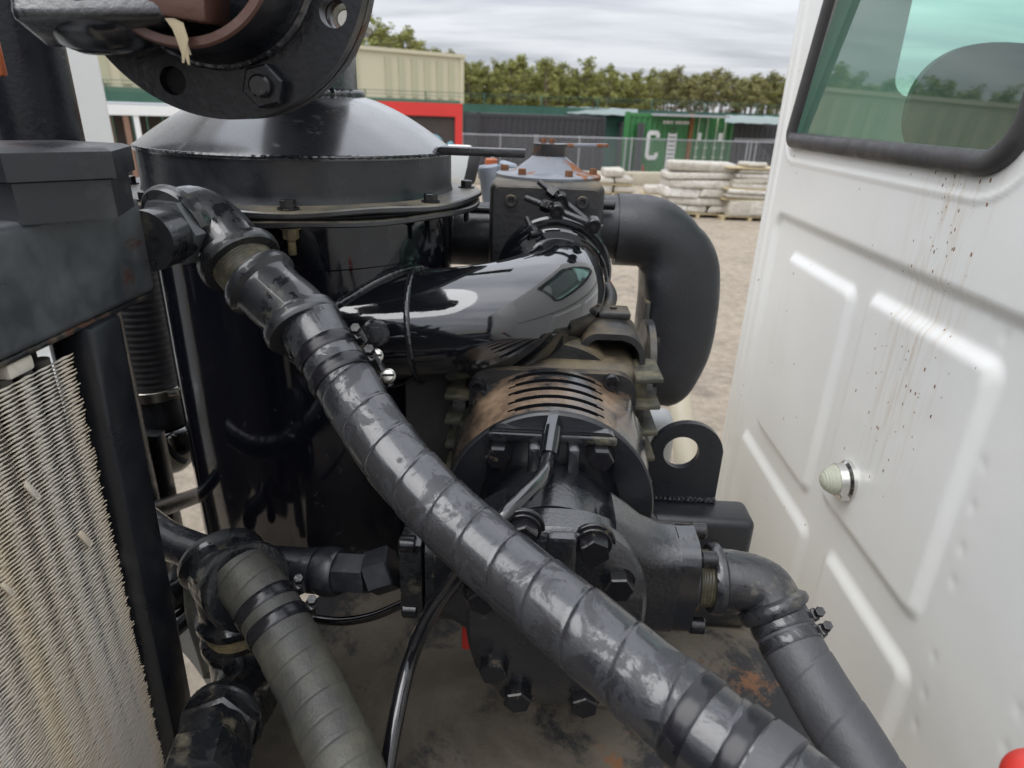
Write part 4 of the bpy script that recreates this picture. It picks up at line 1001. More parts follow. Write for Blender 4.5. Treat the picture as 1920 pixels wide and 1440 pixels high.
# ================================================================ blower: ribbed gear case, arched cover
MX, MZ = .036, 1.972
bl = thing('blower', 'dusty ribbed black blower casing behind the ochre-dusted bell housing', 'blower', (MX, 1.1, 1.70))
b = B(); box(b, (MX, 1.09, 1.965), (.285, .26, .33), None, .03, 4); obj('gear_case', b, 'blower', bl)
b = B(); lathe(b, [(0, 0), (.135, 0), (.14, .01), (.14, .30), (0, .30)], (MX, .99, 2.02), Y_, 48); obj('lobe_case', b, 'blower', bl)
for k in range(6):
    z = 2.118-.044*k
    b = B(); box(b, (MX+.150, .985-.004*k, z), (.042, .09, .0085), (V((1, 0, .08)).normalized(), Y_, Z_), .002); box(b, (MX+.142, 1.0, z-.022), (.022, .07, .04), None, .004); obj('cooling_rib', b, 'ribs', bl)
    b = B(); box(b, (MX-.150, .985, z), (.042, .09, .0085), None, .002); obj('cooling_rib', b, 'ribs', bl)
# arched cover plate at upper right, open underneath
b = B(); oa = rpoly([(.078, 2.05), (.186, 2.05), (.186, 2.172), (.078, 2.172)], [.004, .004, .042, .03], 8)
ia = rpoly([(.090, 2.052), (.177, 2.052), (.177, 2.162), (.090, 2.162)], [.004, .004, .034, .02], 8)
prism(b, oa, (0, 1.02, 0), X_, -Z_*-1, .004); b.clear()
ro = [b.verts.new((x, 1.00, z)) for x, z in oa]; ro2 = [b.verts.new((x, 1.11, z+.004)) for x, z in oa]; ri = [b.verts.new((x, 1.00, z)) for x, z in ia]; ri2 = [b.verts.new((x, 1.10, z)) for x, z in ia]
for A, C in ((ro, ro2), (ro, ri), (ri, ri2)):
    for i in range(len(A)): b.faces.new((A[i], A[(i+1) % len(A)], C[(i+1) % len(C)], C[i]))
b.faces.new(ri2)
obj('arched_cover', b, 'blower', bl)
b = socket_bolt(PY(1162, 655, 1.09), (0, -1, 0), .012, .010); obj('cover_bolt', b, 'rustblk', bl)
b = B(); box(b, PY(1150, 585, 1.10), (.055, .05, .012), None, .003); cyl(b, PY(1150, 582, 1.10), PY(1150, 582, 1.10)+V((0, 0, .007)), .006, 10); obj('top_bracket', b, 'blower', bl)
b = B(); tube(b, spline([PD(1120, 610, 1.15), PD(1145, 560, 1.19), PD(1128, 520, 1.22)], .008), .012, 12); obj('vent_pipe', b, 'blower', bl)
b = B(); lathe(b, [(0, 0), (.082, 0), (.086, .004), (.086, .016), (0, .016)], (.214, 1.20, 2.05), X_, 40); obj('side_flange', b, 'blower', bl)
for k in range(4):
    q = V((.228, 1.20+.066*math.cos(.5+k*PI/2), 2.05+.066*math.sin(.5+k*PI/2))); b = B(); hexa(b, q, q+V((.011, 0, 0)), .016); obj('flange_bolt', b, 'bolt', bl)

# ================================================================ bell housing with cooling slots
BZ = 1.979
bh = thing('bell_housing', 'slotted bell housing streaked with ochre dust', 'bell housing', (MX, .87, 1.84))
NS, NA = 26, 144; yA, yB = .800, .930
slots = []
def bell_r(th, t):
    """round at the front, four flattened shoulders with square corners at the back"""
    r0 = .147+.010*t
    q = max(abs(math.cos(th)), abs(math.sin(th))); sq = .128/q
    k = max(0, (t-.30)/.70)**1.3
    pad = max(0, (sq-r0))
    return r0+pad*k*.62
def slot_at(th, t):
    for (tc, w, ts, hw) in SL:
        da = (th-tc+PI) % (2*PI)-PI
        if abs(da) < w and abs(t-ts) < hw*(1 if abs(da) < w*.9 else .5): return True
    return False
SL = [(PI/2-.02, .46, .12+.19*k, .040) for k in range(5)]+[(PI/2+s*1.42, .26, .14+.16*k, .024) for s in (1, -1) for k in range(4)]
ts = sorted(set([round(i/NS, 4) for i in range(NS+1)]+[round(t+s*h, 4) for (_, _, t, h) in SL for s in (-1, 1)]))
NA = 180; b = B(); rows = []; ths = [2*PI*k/NA for k in range(NA)]
for t in ts: rows.append([b.verts.new((MX+bell_r(a, t)*math.cos(a), yA+(yB-yA)*t, BZ+bell_r(a, t)*math.sin(a))) for a in ths])
for i in range(len(ts)-1):
    for k in range(NA):
        tm = (ts[i]+ts[i+1])/2; am = ths[k]+PI/NA
        if slot_at(am, tm): continue
        b.faces.new((rows[i][k], rows[i][(k+1) % NA], rows[i+1][(k+1) % NA], rows[i+1][k]))
# wall thickness
bmesh.ops.recalc_face_normals(b, faces=b.faces)
bmesh.ops.solidify(b, geom=list(b.faces), thickness=.006)
obj('slotted_shell', b, 'bell', bh, sharp=50)
b = B(); lathe(b, [(.10, 0), (.145, 0), (.1478, .003), (.1478, .010), (.10, .011)], (MX, yA-.011, BZ), Y_, 96); lathe(b, [(0, .006), (.11, .006)], (MX, yA-.011, BZ), Y_, 96); obj('front_rim', b, 'matte', bh)
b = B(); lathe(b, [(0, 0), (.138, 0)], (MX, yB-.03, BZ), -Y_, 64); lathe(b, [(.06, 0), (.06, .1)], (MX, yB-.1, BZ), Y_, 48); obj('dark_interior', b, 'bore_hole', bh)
b = B(); prism(b, rrect(MX-.130, BZ-.13, MX+.130, BZ+.152, .035), (0, yB+.016, 0), X_, Z_, .018); obj('rear_flange', b, 'blower', bh)
for x, y in ((1145, 714), (895, 722)):
    q = PY(x, y, yB-.004); b = socket_bolt(q, (0, -1, 0), .013, .0125); obj('socket_bolt', b, 'bolt', bh)
for sx in (1, -1):
    b = B(); q = V((MX+sx*.139, .812, BZ+.0)); cyl(b, q+V((0, -.022, -.03)), q+V((0, .03, -.03)), .022, 24, .004); obj('lug', b, 'cast', bh)

# ================================================================ hydraulic motor
mo = thing('hydraulic_motor', 'glossy black hydraulic motor with eight face bolts in front of the bell housing', 'motor', (MX, .7, 1.79))
b = B(); prism(b, rpoly([(MX-.090, 2.108), (MX-.090, 1.83), (MX+.084, 1.83), (MX+.084, 2.108)], [.016]*4, 6), (0, .789, 0), X_, Z_, .014); obj('mounting_plate', b, 'cast', mo, smooth=False)
b = B(); box(b, (MX-.003, .771, 2.098), (.172, .008, .012), None, .003); obj('plate_lip', b, 'fit_dust', mo)
for x, y in ((935, 846), (1125, 851)):
    q = PY(x, y, .774); b = hx(q, (0, -1, 0), .020, .030, .019); obj('mounting_bolt', b, 'bolt', mo)
for sx in (-1, 1): b = B(); box(b, (MX+sx*.026, .762, 2.07), (.016, .03, .05), None, .005); obj('rib', b, 'cast_rough', mo)
b = B(); lathe(b, [(0, 0), (.082, 0), (.089, .012), (.089, .060), (.0905, .062), (.0905, .066), (.093, .068), (.093, .118), (0, .118)], (MX, .775, MZ+.003), -Y_, 96); obj('drum', b, 'cast_rough', mo)
# pump body: oval section, with side port bosses, then the front cover
def oval(rx, zt, zb, n=72, ex=2.5):
    o = []
    for k in range(n):
        a = 2*PI*k/n; ca, sa = math.cos(a), math.sin(a); rz = zt if sa > 0 else zb
        o.append((MX+.006+rx*math.copysign(abs(ca)**(2/ex), ca), 1.955+rz*math.copysign(abs(sa)**(2/ex), sa)))
    return o
b = B(); prism(b, oval(.100, .103, .150), (0, .700, 0), X_, Z_, .058); obj('body', b, 'cast_rough', mo, sharp=40)
b = B(); o1 = oval(.106, .120, .150); 
lo = [b.verts.new((x, .642, z)) for x, z in o1]; md = [b.verts.new((x, .606, z)) for x, z in o1]; hi = [b.verts.new((MX+.006+(x-MX-.006)*.95, .600, 1.955+(z-1.955)*.95)) for x, z in o1]; hi2 = [b.verts.new((MX+.006+(x-MX-.006)*.55, .594, 1.955+(z-1.955)*.6)) for x, z in o1]
for A, C in ((lo, md), (md, hi), (hi, hi2)):
    for i in range(len(A)): b.faces.new((A[i], A[(i+1) % len(A)], C[(i+1) % len(C)], C[i]))
b.faces.new(hi2); b.faces.new(list(reversed(lo))); obj('front_cover', b, 'cast_rough', mo, sharp=40)
# raised webs between the bolt pockets
b = B(); box(b, (MX+.008, .597, 2.03), (.034, .018, .085), (X_, Y_, Z_), .006, 2); obj('web', b, 'cast_rough', mo)
for (x, y) in ((1115, 1027), (1160, 1096), (980, 1000), (925, 1253), (970, 1306), (1095, 1316), (905, 1120), (1178, 1235)):
    q = PY(x, y+6, .588); q.y = .6035
    b = B(); cyl(b, q, q-V((0, .005, 0)), .0205, 32, .001); hexa(b, q-V((0, .005, 0)), q-V((0, .022, 0)), .0300, twist=x*.01); cyl(b, q+V((0, .004, 0)), q-V((0, .0015, 0)), .0245, 28, .001)
    obj('face_bolt', b, 'bolt', mo)
# ports
for sx, nm in ((1, 'r'), (-1, 'l')):
    xb = MX+.006+sx*.085; b = B(); xo = xb+sx*.061
    fr = [rrect(-.046, -.125, .044, .100, .02), rrect(-.046, -.105, .044, .088, .025), rrect(-.044, -.082, .044, .074, .028), rrect(-.043, -.068, .043, .066, .030), rrect(-.043, -.067, .043, .066, .030)]
    rws = [[b.verts.new((xb+sx*dx, .668+y_, 1.966+z_)) for y_, z_ in q_] for q_, dx in zip(fr, (-.02, .0, .018, .040, .061))]
    for A_, C_ in zip(rws, rws[1:]):
        for i_ in range(len(A_)): b.faces.new((A_[i_], A_[(i_+1) % len(A_)], C_[(i_+1) % len(C_)], C_[i_]))
    b.faces.new(rws[0]); b.faces.new(rws[-1]); obj('port_boss', b, 'cast_rough', mo, sharp=50)
    xf = xb+sx*.072
    b = B(); prism(b, rrect(-.042, -.066, .042, .066, .03), (xf-.012*sx if sx > 0 else xf-.0, .668, 1.966), Y_, Z_, .024); fl = obj('port_flange', b, 'fit_dust' if sx < 0 else 'cast', mo, sharp=40)
    for (dy, dz) in ((-.029, .05), (.029, .05), (-.029, -.05), (.029, -.05)):
        q = V((xf+sx*.012, .668+dy, 1.966+dz)); b = B(); cyl(b, q, q+V((sx*.020, 0, 0)), .0105, 24, .002); obj('flange_bolt', b, 'bolt', fl)

# ================================================================ hoses and fittings
def wrap_hose(bm, path, r, pitch=.045, lap=.0011, seg=64, ph=0.0, wob=.0007, groove=.0007):
    P = spline(path, .0014)
    def rad(s, th, t):
        x = (s/pitch-th/(2*PI)*1.0+ph) % 1.0
        ridge = lap*(1-x)*(1-math.exp(-x*26)) if x > .0 else 0
        return r+ridge-lap*.5-groove*math.exp(-(min(x, 1-x)/.035)**2)+wob*noise.noise(V((s*18, math.cos(th)*1.3, math.sin(th)*1.3)))
    tube(bm, P, rad, seg, cap=True); return P
def threads(bm, a, b_, r, pitch=.0036, amp=.0011, seg=36):
    n = max(8, int((V(b_)-V(a)).length/(pitch/6))); tube(bm, [V(a).lerp(V(b_), i/n) for i in range(n+1)], lambda s, th, t: r+amp*abs(((s/pitch+th/(2*PI)) % 1)*2-1), seg)
def fitting(bm, path, r, br, bl_, seg=48, ends=(1, 1), ds=.004):
    """malleable elbow or coupling: plain middle, thicker bands at the ends"""
    P = spline(path, ds); tot = sum((P[i+1]-P[i]).length for i in range(len(P)-1))
    def rad(s, th, t):
        q = r
        if ends[0]: q = max(q, br-(br-r)*sst(bl_*.80, bl_*1.15, s))
        if ends[1]: q = max(q, br-(br-r)*sst(bl_*.80, bl_*1.15, tot-s))
        e = min(s if ends[0] else 9, tot-s if ends[1] else 9); return q-.0025*(1-sst(0, .003, e))
    tube(bm, P, rad, seg); return P
def along(P, s):
    for i in range(len(P)-1):
        d = (P[i+1]-P[i]).length
        if s <= d: return P[i].lerp(P[i+1], s/d), (P[i+1]-P[i]).normalized()
        s -= d
    return P[-1], (P[-1]-P[-2]).normalized()
def plen(P): return sum((P[i+1]-P[i]).length for i in range(len(P)-1))
def sub(P, s0, s1, n=10): return [along(P, s0+(s1-s0)*i/n)[0] for i in range(n+1)]
def worm_clamp(P, s, r, wdt, lab, screw_dir, slots=True, mat='band', grp=None):
    """flat band round a hose, with its slots and screw housing"""
    c, d = along(P, s); t = thing('hose_clamp', lab, 'hose clamp', c, grp)
    b = B(); tube(b, sub(P, s-wdt/2, s+wdt/2, 6), [r+.0004]+[r+.0014]*5+[r+.0004], 64); obj('band', b, mat, t)
    sdv = V(screw_dir); sdv = (sdv-d*sdv.dot(d)).normalized(); tan = d.cross(sdv)
    q = c+sdv*(r+.0065)
    b = B(); box(b, q-sdv*.003, (.020, wdt*.95, .007), (tan, d, sdv), .002, 2); hs = obj('screw_housing', b, 'bolt', t)
    b = B(); tube(b, [q-tan*.016+tan*(.0008*i) for i in range(41)], lambda s_, th, t_: .0046+.0009*math.sin(s_*2*PI/.003+th), 14); obj('worm_screw', b, 'stud', hs)
    b = B(); hexa(b, q+tan*.016, q+tan*.023, .0105); obj('screw_head', b, 'bolt', hs)
    if slots:
        # a run of slanted slots pressed in the band, on the side away from the screw
        u0 = slots if isinstance(slots, V) else V((-.6, -.7, .4)); u0 = (u0-d*u0.dot(d)).normalized(); tt = d.cross(u0); b = B()
        for k in range(7):
            a = (k-3)*.075; n_ = u0*math.cos(a)+tt*math.sin(a); tg = d.cross(n_); e = (d+tg*.35).normalized()
            box(b, c+n_*(r+.0016), (wdt*.55, .0016, .0012), (e, n_.cross(e), n_))
        obj('slot_row', b, 'bore_hole', t, smooth=False)
    return t
HR = .0355
# --- the long hose across the picture
hp = [PD(572, 588, .772), PD(640, 706, .745), PD(745, 866, .695), PD(897, 1020, .640), PD(1128, 1210, .542), PD(1266, 1322, .498), PD(1430, 1452, .455), PD(1560, 1560, .42)]
b = B(); HP = wrap_hose(b, hp, HR, .047, .0014)
obj('long_hose', b, 'hose_gloss', label='long thick wrapped black hose sweeping diagonally across the whole foreground', cat='hose', sharp=60)
S = plen(HP)
def snear(P, x, y):
    bs, bd = 0, 1e9; s = 0
    for i in range(0, len(P)-1):
        v_ = P[i]-EYE; z = v_.dot(_f); px = 960+F*v_.dot(CR)/z; py = 720-F*v_.dot(CU)/z; d = (px-x)**2+(py-y)**2
        if d < bd: bd, bs = d, s
        s += (P[i+1]-P[i]).length
    return bs
for (x, y, lab) in ((612, 665, 'upper of the two bands at the top end of the long hose'), (640, 706, 'lower of the two bands at the top end of the long hose')):
    worm_clamp(HP, snear(HP, x, y), HR+.0006, .0175, lab, (1, .25, .3), V((-.5, -.8, -.2)))
for (x, y, lab) in ((1300, 1348, 'slotted band near the bottom edge, first on the lower end of the long hose'), (1385, 1418, 'slotted band at the bottom edge, last on the lower end of the long hose')):
    worm_clamp(HP, snear(HP, x, y), HR+.0006, .0160, lab, (-.2, .9, -.3), V((-.75, -.35, .05)))
# end collar of the hose at the bottom edge: dusty ferrule
s_ = snear(HP, 1418, 1446); b = B(); tube(b, sub(HP, s_-.004, s_+.02, 8), [HR+.0022]*8+[HR-.002], 56); obj('hose_ferrule', b, 'hose_dull', label='dull grey rubber sleeve end at the bottom edge beside the right hose', cat='hose sleeve')
# fittings at its top end: header nipple, bent elbow, thread, second elbow
en = V((-.432, .705, 2.352))
ft = thing('upper_pipe_fitting', 'chain of black pipe elbows between the radiator header and the long hose', 'pipe fitting', PD(420, 470, .79))
b = B(); npth = [en, PD(330, 436, .775)]; tube(b, spline(npth, .006), .0335, 48); obj('nipple', b, 'fit', ft)
b = B(); hexa(b, PD(312, 437, .760), PD(334, 432, .777), .070, .1); obj('hex_collar', b, 'header', ft)
b = B(); fitting(b, [PD(326, 428, .782), PD(368, 408, .806), PD(420, 446, .808), PD(456, 497, .797)], .0385, .0500, .017); obj('elbow', b, 'fit', ft)
b = B(); threads(b, PD(448, 488, .799), PD(494, 540, .788), .0365); obj('threaded_nipple', b, 'thread', ft)
b = B(); fitting(b, [PD(480, 522, .790), PD(520, 560, .784), PD(556, 592, .777), PD(574, 622, .769)], .0395, .0465, .016); obj('elbow', b, 'fit', ft)
b = B(); tube(b, [PD(560, 598, .776), PD(592, 640, .764)], .0335, 40); obj('hose_tail', b, 'fit_dust', ft)
# --- right hose and its elbow
re = thing('right_pipe_elbow', 'black pipe elbow screwed to the right port of the motor', 'pipe elbow', PY(1390, 1090, .66))
p0, p1 = V((.196, .668, 1.966)), PY(1345, 1088, .668)
b = B(); cyl(b, p0, p0+V((.022, 0, 0)), .040, 40, .003); obj('port_collar', b, 'fit', re)
b = B(); threads(b, p0+V((.02, 0, 0)), V((p1.x, .668, 1.966)), .0345); obj('threaded_nipple', b, 'thread', re)
q0 = V((p1.x-.012, .668, 1.966)); 
rh = [PD(1452, 1140, .805), PD(1480, 1200, .785), PD(1528, 1285, .75), PD(1600, 1400, .70), PD(1680, 1540, .65)]
b = B(); fitting(b, [q0, q0+V((.030, 0, 0)), PD(1428, 1103, .812), PD(1456, 1150, .802)], .0365, .0440, .015); obj('elbow', b, 'fit', re)
b = B(); RP = wrap_hose(b, rh, .0358, .06, .0008); obj('right_hose', b, 'hose_dull', label='dull grey wrapped hose dropping in front of the white cab wall', cat='hose', sharp=60)
for (x, y, lab) in ((1468, 1172, 'upper band on the right hose, just below the elbow'), (1482, 1204, 'lower band on the right hose, with the screw showing against the cab')):
    worm_clamp(RP, snear(RP, x, y), .0364, .0155, lab, (1, .1, .25), V((-.8, -.5, -.1)), 'hose_gloss')
# --- lower left: tee, hose, elbow chain
te = thing('lower_pipe_tee', 'dusty black pipe tee and elbows at the lower left, under the radiator edge', 'pipe tee', PD(440, 1200, .83))
lh = [PD(448, 1070, .800), PD(505, 1145, .775), PD(572, 1268, .735), PD(622, 1375, .695), PD(672, 1500, .65)]
b = B(); tc_ = PD(432, 1085, .835); fitting(b, [PD(415, 1045, .860), tc_, PD(470, 1100, .795)], .046, .0545, .018); obj('tee_mouth', b, 'fit_dust', te)
b = B(); fitting(b, [tc_+V((-.006, .0, .025)), tc_+V((-.005, 0, -.02)), tc_+V((-.003, -.002, -.068))], .040, .0465, .016, ends=(0, 1)); obj('tee_leg', b, 'fit_dust', te)
b = B(); threads(b, tc_+V((-.003, -.002, -.06)), tc_+V((-.001, -.003, -.100)), .037); obj('threaded_nipple', b, 'brass_dust', te)
b = B(); k0_ = tc_+V((0, -.003, -.086)); fitting(b, [k0_, k0_+V((0, -.002, -.045)), PD(462, 1300, .835), PD(425, 1345, .775), PD(412, 1362, .755)], .0405, .0475, .017); obj('elbow', b, 'fit_dust', te)
b = B(); hexa(b, PD(428, 1338, .785), PD(402, 1385, .735), .082, .06, .3); obj('hex_collar', b, 'fit_dust', te)
b = B(); tube(b, spline([PD(405, 1375, .742), PD(385, 1440, .70), PD(370, 1500, .66)], .006), .039, 40); obj('sleeve', b, 'fit_dust', te)
b = B(); hexa(b, PD(392, 1418, .705), PD(372, 1490, .665), .080, .06, .1); obj('hex_collar', b, 'fit_dust', te)
b = B(); LP = wrap_hose(b, lh, .0362, .027, .0009); obj('lower_hose', b, 'hose_dust', label='dusty olive-grey wrapped hose running down from the pipe tee', cat='hose', sharp=60)
for (x, y, lab) in ((500, 1140, 'upper band on the dusty hose below the pipe tee'), (522, 1176, 'lower band on the dusty hose, carrying the long worm screw')):
    worm_clamp(LP, snear(LP, x, y), .0370, .0155, lab, (1, .5, .1), False)
# --- crimped hydraulic hose behind, to the left port of the motor
ch = thing('crimped_hose', 'black crimped hydraulic hose running from the radiator edge to the left motor port', 'hose', PD(600, 1070, .86))
pe = V((-.149, .668, 1.966))
hpth = [PD(215, 930, 1.02), PD(300, 1003, .965), PD(400, 1045, .915), PD(500, 1062, .878), PD(600, 1070, .85), PD(700, 1076, .83), pe]
P = spline(hpth, .004); Lh = plen(P); sa = snear(P, 505, 1062); sb = snear(P, 600, 1070); sc_ = snear(P, 640, 1072); sd_ = snear(P, 695, 1076); se = snear(P, 738, 1080)
b = B(); tube(b, sub(P, 0, sa+.004, 60), lambda s, th, t: .0265+.0005*noise.noise(V((s*60, th, 0))), 40); obj('hose', b, 'hose_gloss', ch)
b = B(); tube(b, sub(P, sa, sb, 20), lambda s, th, t: .0285+.0012*sst(.8, .86, t)-.002*(1-sst(0, .06, t)), 40); obj('ferrule', b, 'satin', ch)
b = B(); tube(b, sub(P, sb, sc_, 14), lambda s, th, t: .0285+.0035*math.sin(PI*t)**.6, 40); obj('ferrule_bulge', b, 'satin', ch)
b = B(); hexa(b, along(P, sc_-.004)[0], along(P, sd_-.002)[0], .047, .08, .35); hexa(b, along(P, sd_)[0], along(P, se+.006)[0], .050, .06, .1); obj('swivel_nut', b, 'satin', ch)
b = B(); box(b, V((-.134, .668, 1.966)), (.030, .070, .105), None, .006); obj('port_adapter', b, 'fit_dust', ch)
# --- thin shiny drain tube from the top of the motor
dtb = thing('drain_tube', 'thin shiny black drain tube curving from the motor top down past the long hose', 'tube', PD(850, 1100, .8))
tp = [PD(1036, 800, .875), PD(1030, 850, .845), PD(1016, 893, .785), PD(975, 938, .735), PD(928, 985, .712), PD(862, 1075, .735), PD(800, 1165, .765), PD(765, 1250, .77), PD(742, 1350, .745), PD(722, 1460, .72)]
b = B(); tube(b, spline(tp, .004), .0095, 24); obj('tube', b, 'tube', dtb)
b = B(); hexa(b, PD(1030, 822, .862), PD(1040, 779, .885), .0225, .2); obj('end_nut', b, 'gloss', dtb)
b = B(); tube(b, [PD(1036, 806, .870), PD(1028, 855, .842)], .0135, 24); obj('sleeve', b, 'gloss', dtb)
b = B(); tube(b, spline([PD(585, 1160, .95), PD(640, 1165, .94), PD(700, 1155, .93), PD(760, 1130, .92)], .006), .0065, 14); obj('thin_cable', b, 'tube', label='thin black cable lying along the canister foot', cat='cable')
b = B(); box(b, PD(878, 1160, .89), (.014, .04, .075), None, .004); obj('red_bracket', b, 'red', label='small red painted bracket half hidden under the long hose', cat='bracket')

# ================================================================ radiator (oil cooler) at the left
RX = -.430
rd = thing('oil_cooler', 'dark grey oil cooler with a dusty finned core and filler neck, at the left edge', 'radiator', (RX, .4, 1.5))
b = B(); box(b, (RX-.075, .43, 2.348), (.150, .556, .104), None, .007, 3); obj('header_tank', b, 'header', rd)
b = B(); box(b, (RX-.012, .43, 2.2935), (.02, .55, .006), None, .002); obj('header_lip', b, 'rustblk', rd)
b = B(); cyc = PD(82, 350, .60); cyc.z = 2.397; hexa(b, cyc, cyc+V((0, 0, .034)), .128, .02, .35); nkk = obj('filler_neck', b, 'satin', rd)
b = B(); hexa(b, cyc+V((0, 0, .035)), cyc+V((0, 0, .060)), .140, .1, .35); obj('filler_cap', b, 'satin', nkk)
# side channel of the frame
b = B(); pA, pB_ = V((RX+.004, .600, 2.293)), V((RX+.008, .566, 1.50)); zd = (pA-pB_).normalized(); box(b, (pA+pB_)/2+V((-.02, .004, 0)), (.045, .050, (pA-pB_).length), (X_, Y_, zd), .006, 2); obj('side_channel', b, 'satin', rd)
# core: stacked thin fins with wavy faces, upright tubes behind
def fin_mesh(seed):
    r_ = random.Random(seed); bm = B(); y0, y1, nn_ = .13, .558, 110; rows = []
    edge = r_.uniform(-.0024, .0024); th = .00085
    for i in range(nn_+1):
        t = i/nn_; y = y0+(y1+edge-y0)*t; x = .0006*math.sin(y*400+seed)
        k = 1.0; th = .00085+.00045*math.sin(y*2*PI/.0245)+.0002*math.sin(y*2*PI/.061+1)
        if r_.random() < .02: k = r_.uniform(.3, .8)
        zz = -.0008*math.sin((y-y0)/.0305*PI*2) if False else 0
        rows.append([bm.verts.new((x-.018, y, zz-.0085)), bm.verts.new((x*k, y, zz+th)), bm.verts.new((x*k+.0004, y, zz)), bm.verts.new((x*k, y, zz-th)), bm.verts.new((x-.018, y, zz-.0095))])
    for a, c in zip(rows, rows[1:]):
        for q in range(4): bm.faces.new((a[q], c[q], c[q+1], a[q+1]))
    for row in (rows[0], rows[-1]): bm.faces.new(row)
    return mesh('fin', bm, 'fin', smooth=False)
FM = [fin_mesh(i) for i in range(9)]
FP = .0039; nf = int(.72/FP)
for i in range(nf):
    z = 2.270-FP*i; o = bpy.data.objects.new('fin', random.choice(FM)); COL.objects.link(o); o.parent = rd
    o.location = V((RX-.010+random.uniform(-.0003, .0003), .010-.018*i/nf, z+random.uniform(-.0002, .0002)))-ORG[rd.name]
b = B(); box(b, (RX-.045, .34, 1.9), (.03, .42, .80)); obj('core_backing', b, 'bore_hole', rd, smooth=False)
b = B()
for k in range(18): cyl(b, (RX-.0195, .140+.0235*k, 1.56), (RX-.0195, .140+.0235*k, 2.275), .0075, 14)
obj('core_tubes', b, 'dullpipe', rd, kind='stuff')
for k in range(5):
    y = .53-.075*k; b = B(); box(b, (RX-.013, y-.028, 2.2825), (.014, .030, .014), None, .003); obj('core_tab', b, 'fin', rd)
# bent-fin scars
for (x, y, s) in ((160, 1010, .02), (60, 920, .018), (15, 1105, .014)):
    q = PX(x, y, RX-.006); b = B(); box(b, q, (.0016, s*.32, s*1.2), (X_, V((0, .9, .4)).normalized(), V((0, -.4, .9)).normalized()), .0015); obj('bent_fin', b, 'fin', rd)

b = B(); box(b, (RX-.33, .33, 1.93), (.42, .46, .84), None, .03, 3); obj('fan_shroud', b, 'satin', rd)
# ================================================================ flanged pipe at the upper left
FC = V((-.299, .657, 2.622))
fp = thing('flanged_pipe', 'black bolted pipe flange with a brown-primed pipe mouth, at the top left', 'pipe flange', FC)
u_, v_ = V((1, 0, 0)), V((0, 0, 1))
hol = [circ(.118*math.cos(a), .118*math.sin(a), .0125, 28) for a in [math.radians(-66-45*0+45*k-0) for k in range(8)]]
s0a = -1.154
angs = [math.atan2(math.sin(s0a-k*PI/4), -math.cos(s0a-k*PI/4)) for k in range(8)]   # as seen along +Y
hol = [circ(.118*math.cos(a), .118*math.sin(a), .0125, 28) for a in angs]
for dy, nm, R_ in ((0.0, 'front_flange', .140), (.0225, 'rear_flange', .140)):
    b = B(); prism(b, circ(0, 0, R_, 120), FC+V((0, dy+.018, 0)), u_, v_, .018, hol); obj(nm, b, 'flange' if dy == 0 else 'rustblk', fp, sharp=40)
b = B(); lathe(b, [(.05, 0), (.136, 0), (.136, .0045), (.05, .0045)], FC+V((0, .018, 0)), Y_, 96); 
b = B(); ring(b, FC+V((0, .0182, 0)), FC+V((0, .0222, 0)), .104, .06, 80, .0005); obj('gasket', b, 'dullpipe', fp)
for k, a in enumerate(angs):
    q = FC+V((.118*math.cos(a), 0, .118*math.sin(a)))
    if k in (0, 3): 
        if k == 0:
            b = B(); cyl(b, q+V((0, .012, 0)), q+V((0, .05, 0)), .016, 20); obj('blind_stud', b, 'bore_hole', fp); continue
    if k == 2:
        b = B(); cyl(b, q+V((.008, .012, -.004)), q+V((.008, .08, -.004)), .0085, 20, .001); obj('loose_stud', b, 'zinc', fp); continue
    b = B(); hexa(b, q, q-V((0, .016, 0)), .034, .1, .25); nt_ = obj('nut', b, 'flange', fp)
    b = B(); cyl(b, q-V((0, .015, 0)), q-V((0, .024, 0)), .0100, 24, .002); obj('stud_end', b, 'bolt', nt_)
    b = B(); hexa(b, q+V((0, .041, 0)), q+V((0, .055, 0)), .032); obj('bolt_head', b, 'cast', nt_)
# pipe hub welded in the front flange, open mouth with brown primer, neck to the rear flange
b = B(); lathe(b, [(.0765, .0), (.083, 0), (.0855, .004), (.0855, .052), (.094, .060), (.096, .064)], FC+V((0, -.064, 0)), Y_, 96); lathe(b, [(.0765, .0), (.0745, .01), (.0745, .12), (0, .12)], FC+V((0, -.064, 0)), Y_, 72); obj('hub', b, 'flange', fp, sharp=50)
b = B(); ring(b, FC+V((0, -.0645, 0)), FC+V((0, -.058, 0)), .0848, .0765, 72, .002); obj('mouth_rim', b, 'copper', fp, label='brown-primed rim of the pipe mouth')
b = B(); bead(b, ringpts(FC+V((0, -.001, 0)), Y_, .0935), .0045, .10, .005, 10); obj('weld_bead', b, 'weld', fp)
b = B(); c = FC+V((-.004, -.048, -.046)); box(b, c, (.062, .05, .034), (V((1, 0, -.12)).normalized(), Y_, V((.12, 0, 1)).normalized()), .004, 2); obj('primer_block', b, 'copper', fp, label='brown block inside the pipe mouth')
b = B(); rear = arc_path(FC+V((0, .04, 0)), V((TX+.03, TY, 2.66)), V((TX, TY, 2.58)), .05); tube(b, rear, .094, 48); obj('rear_pipe', b, 'cast_rough', fp)
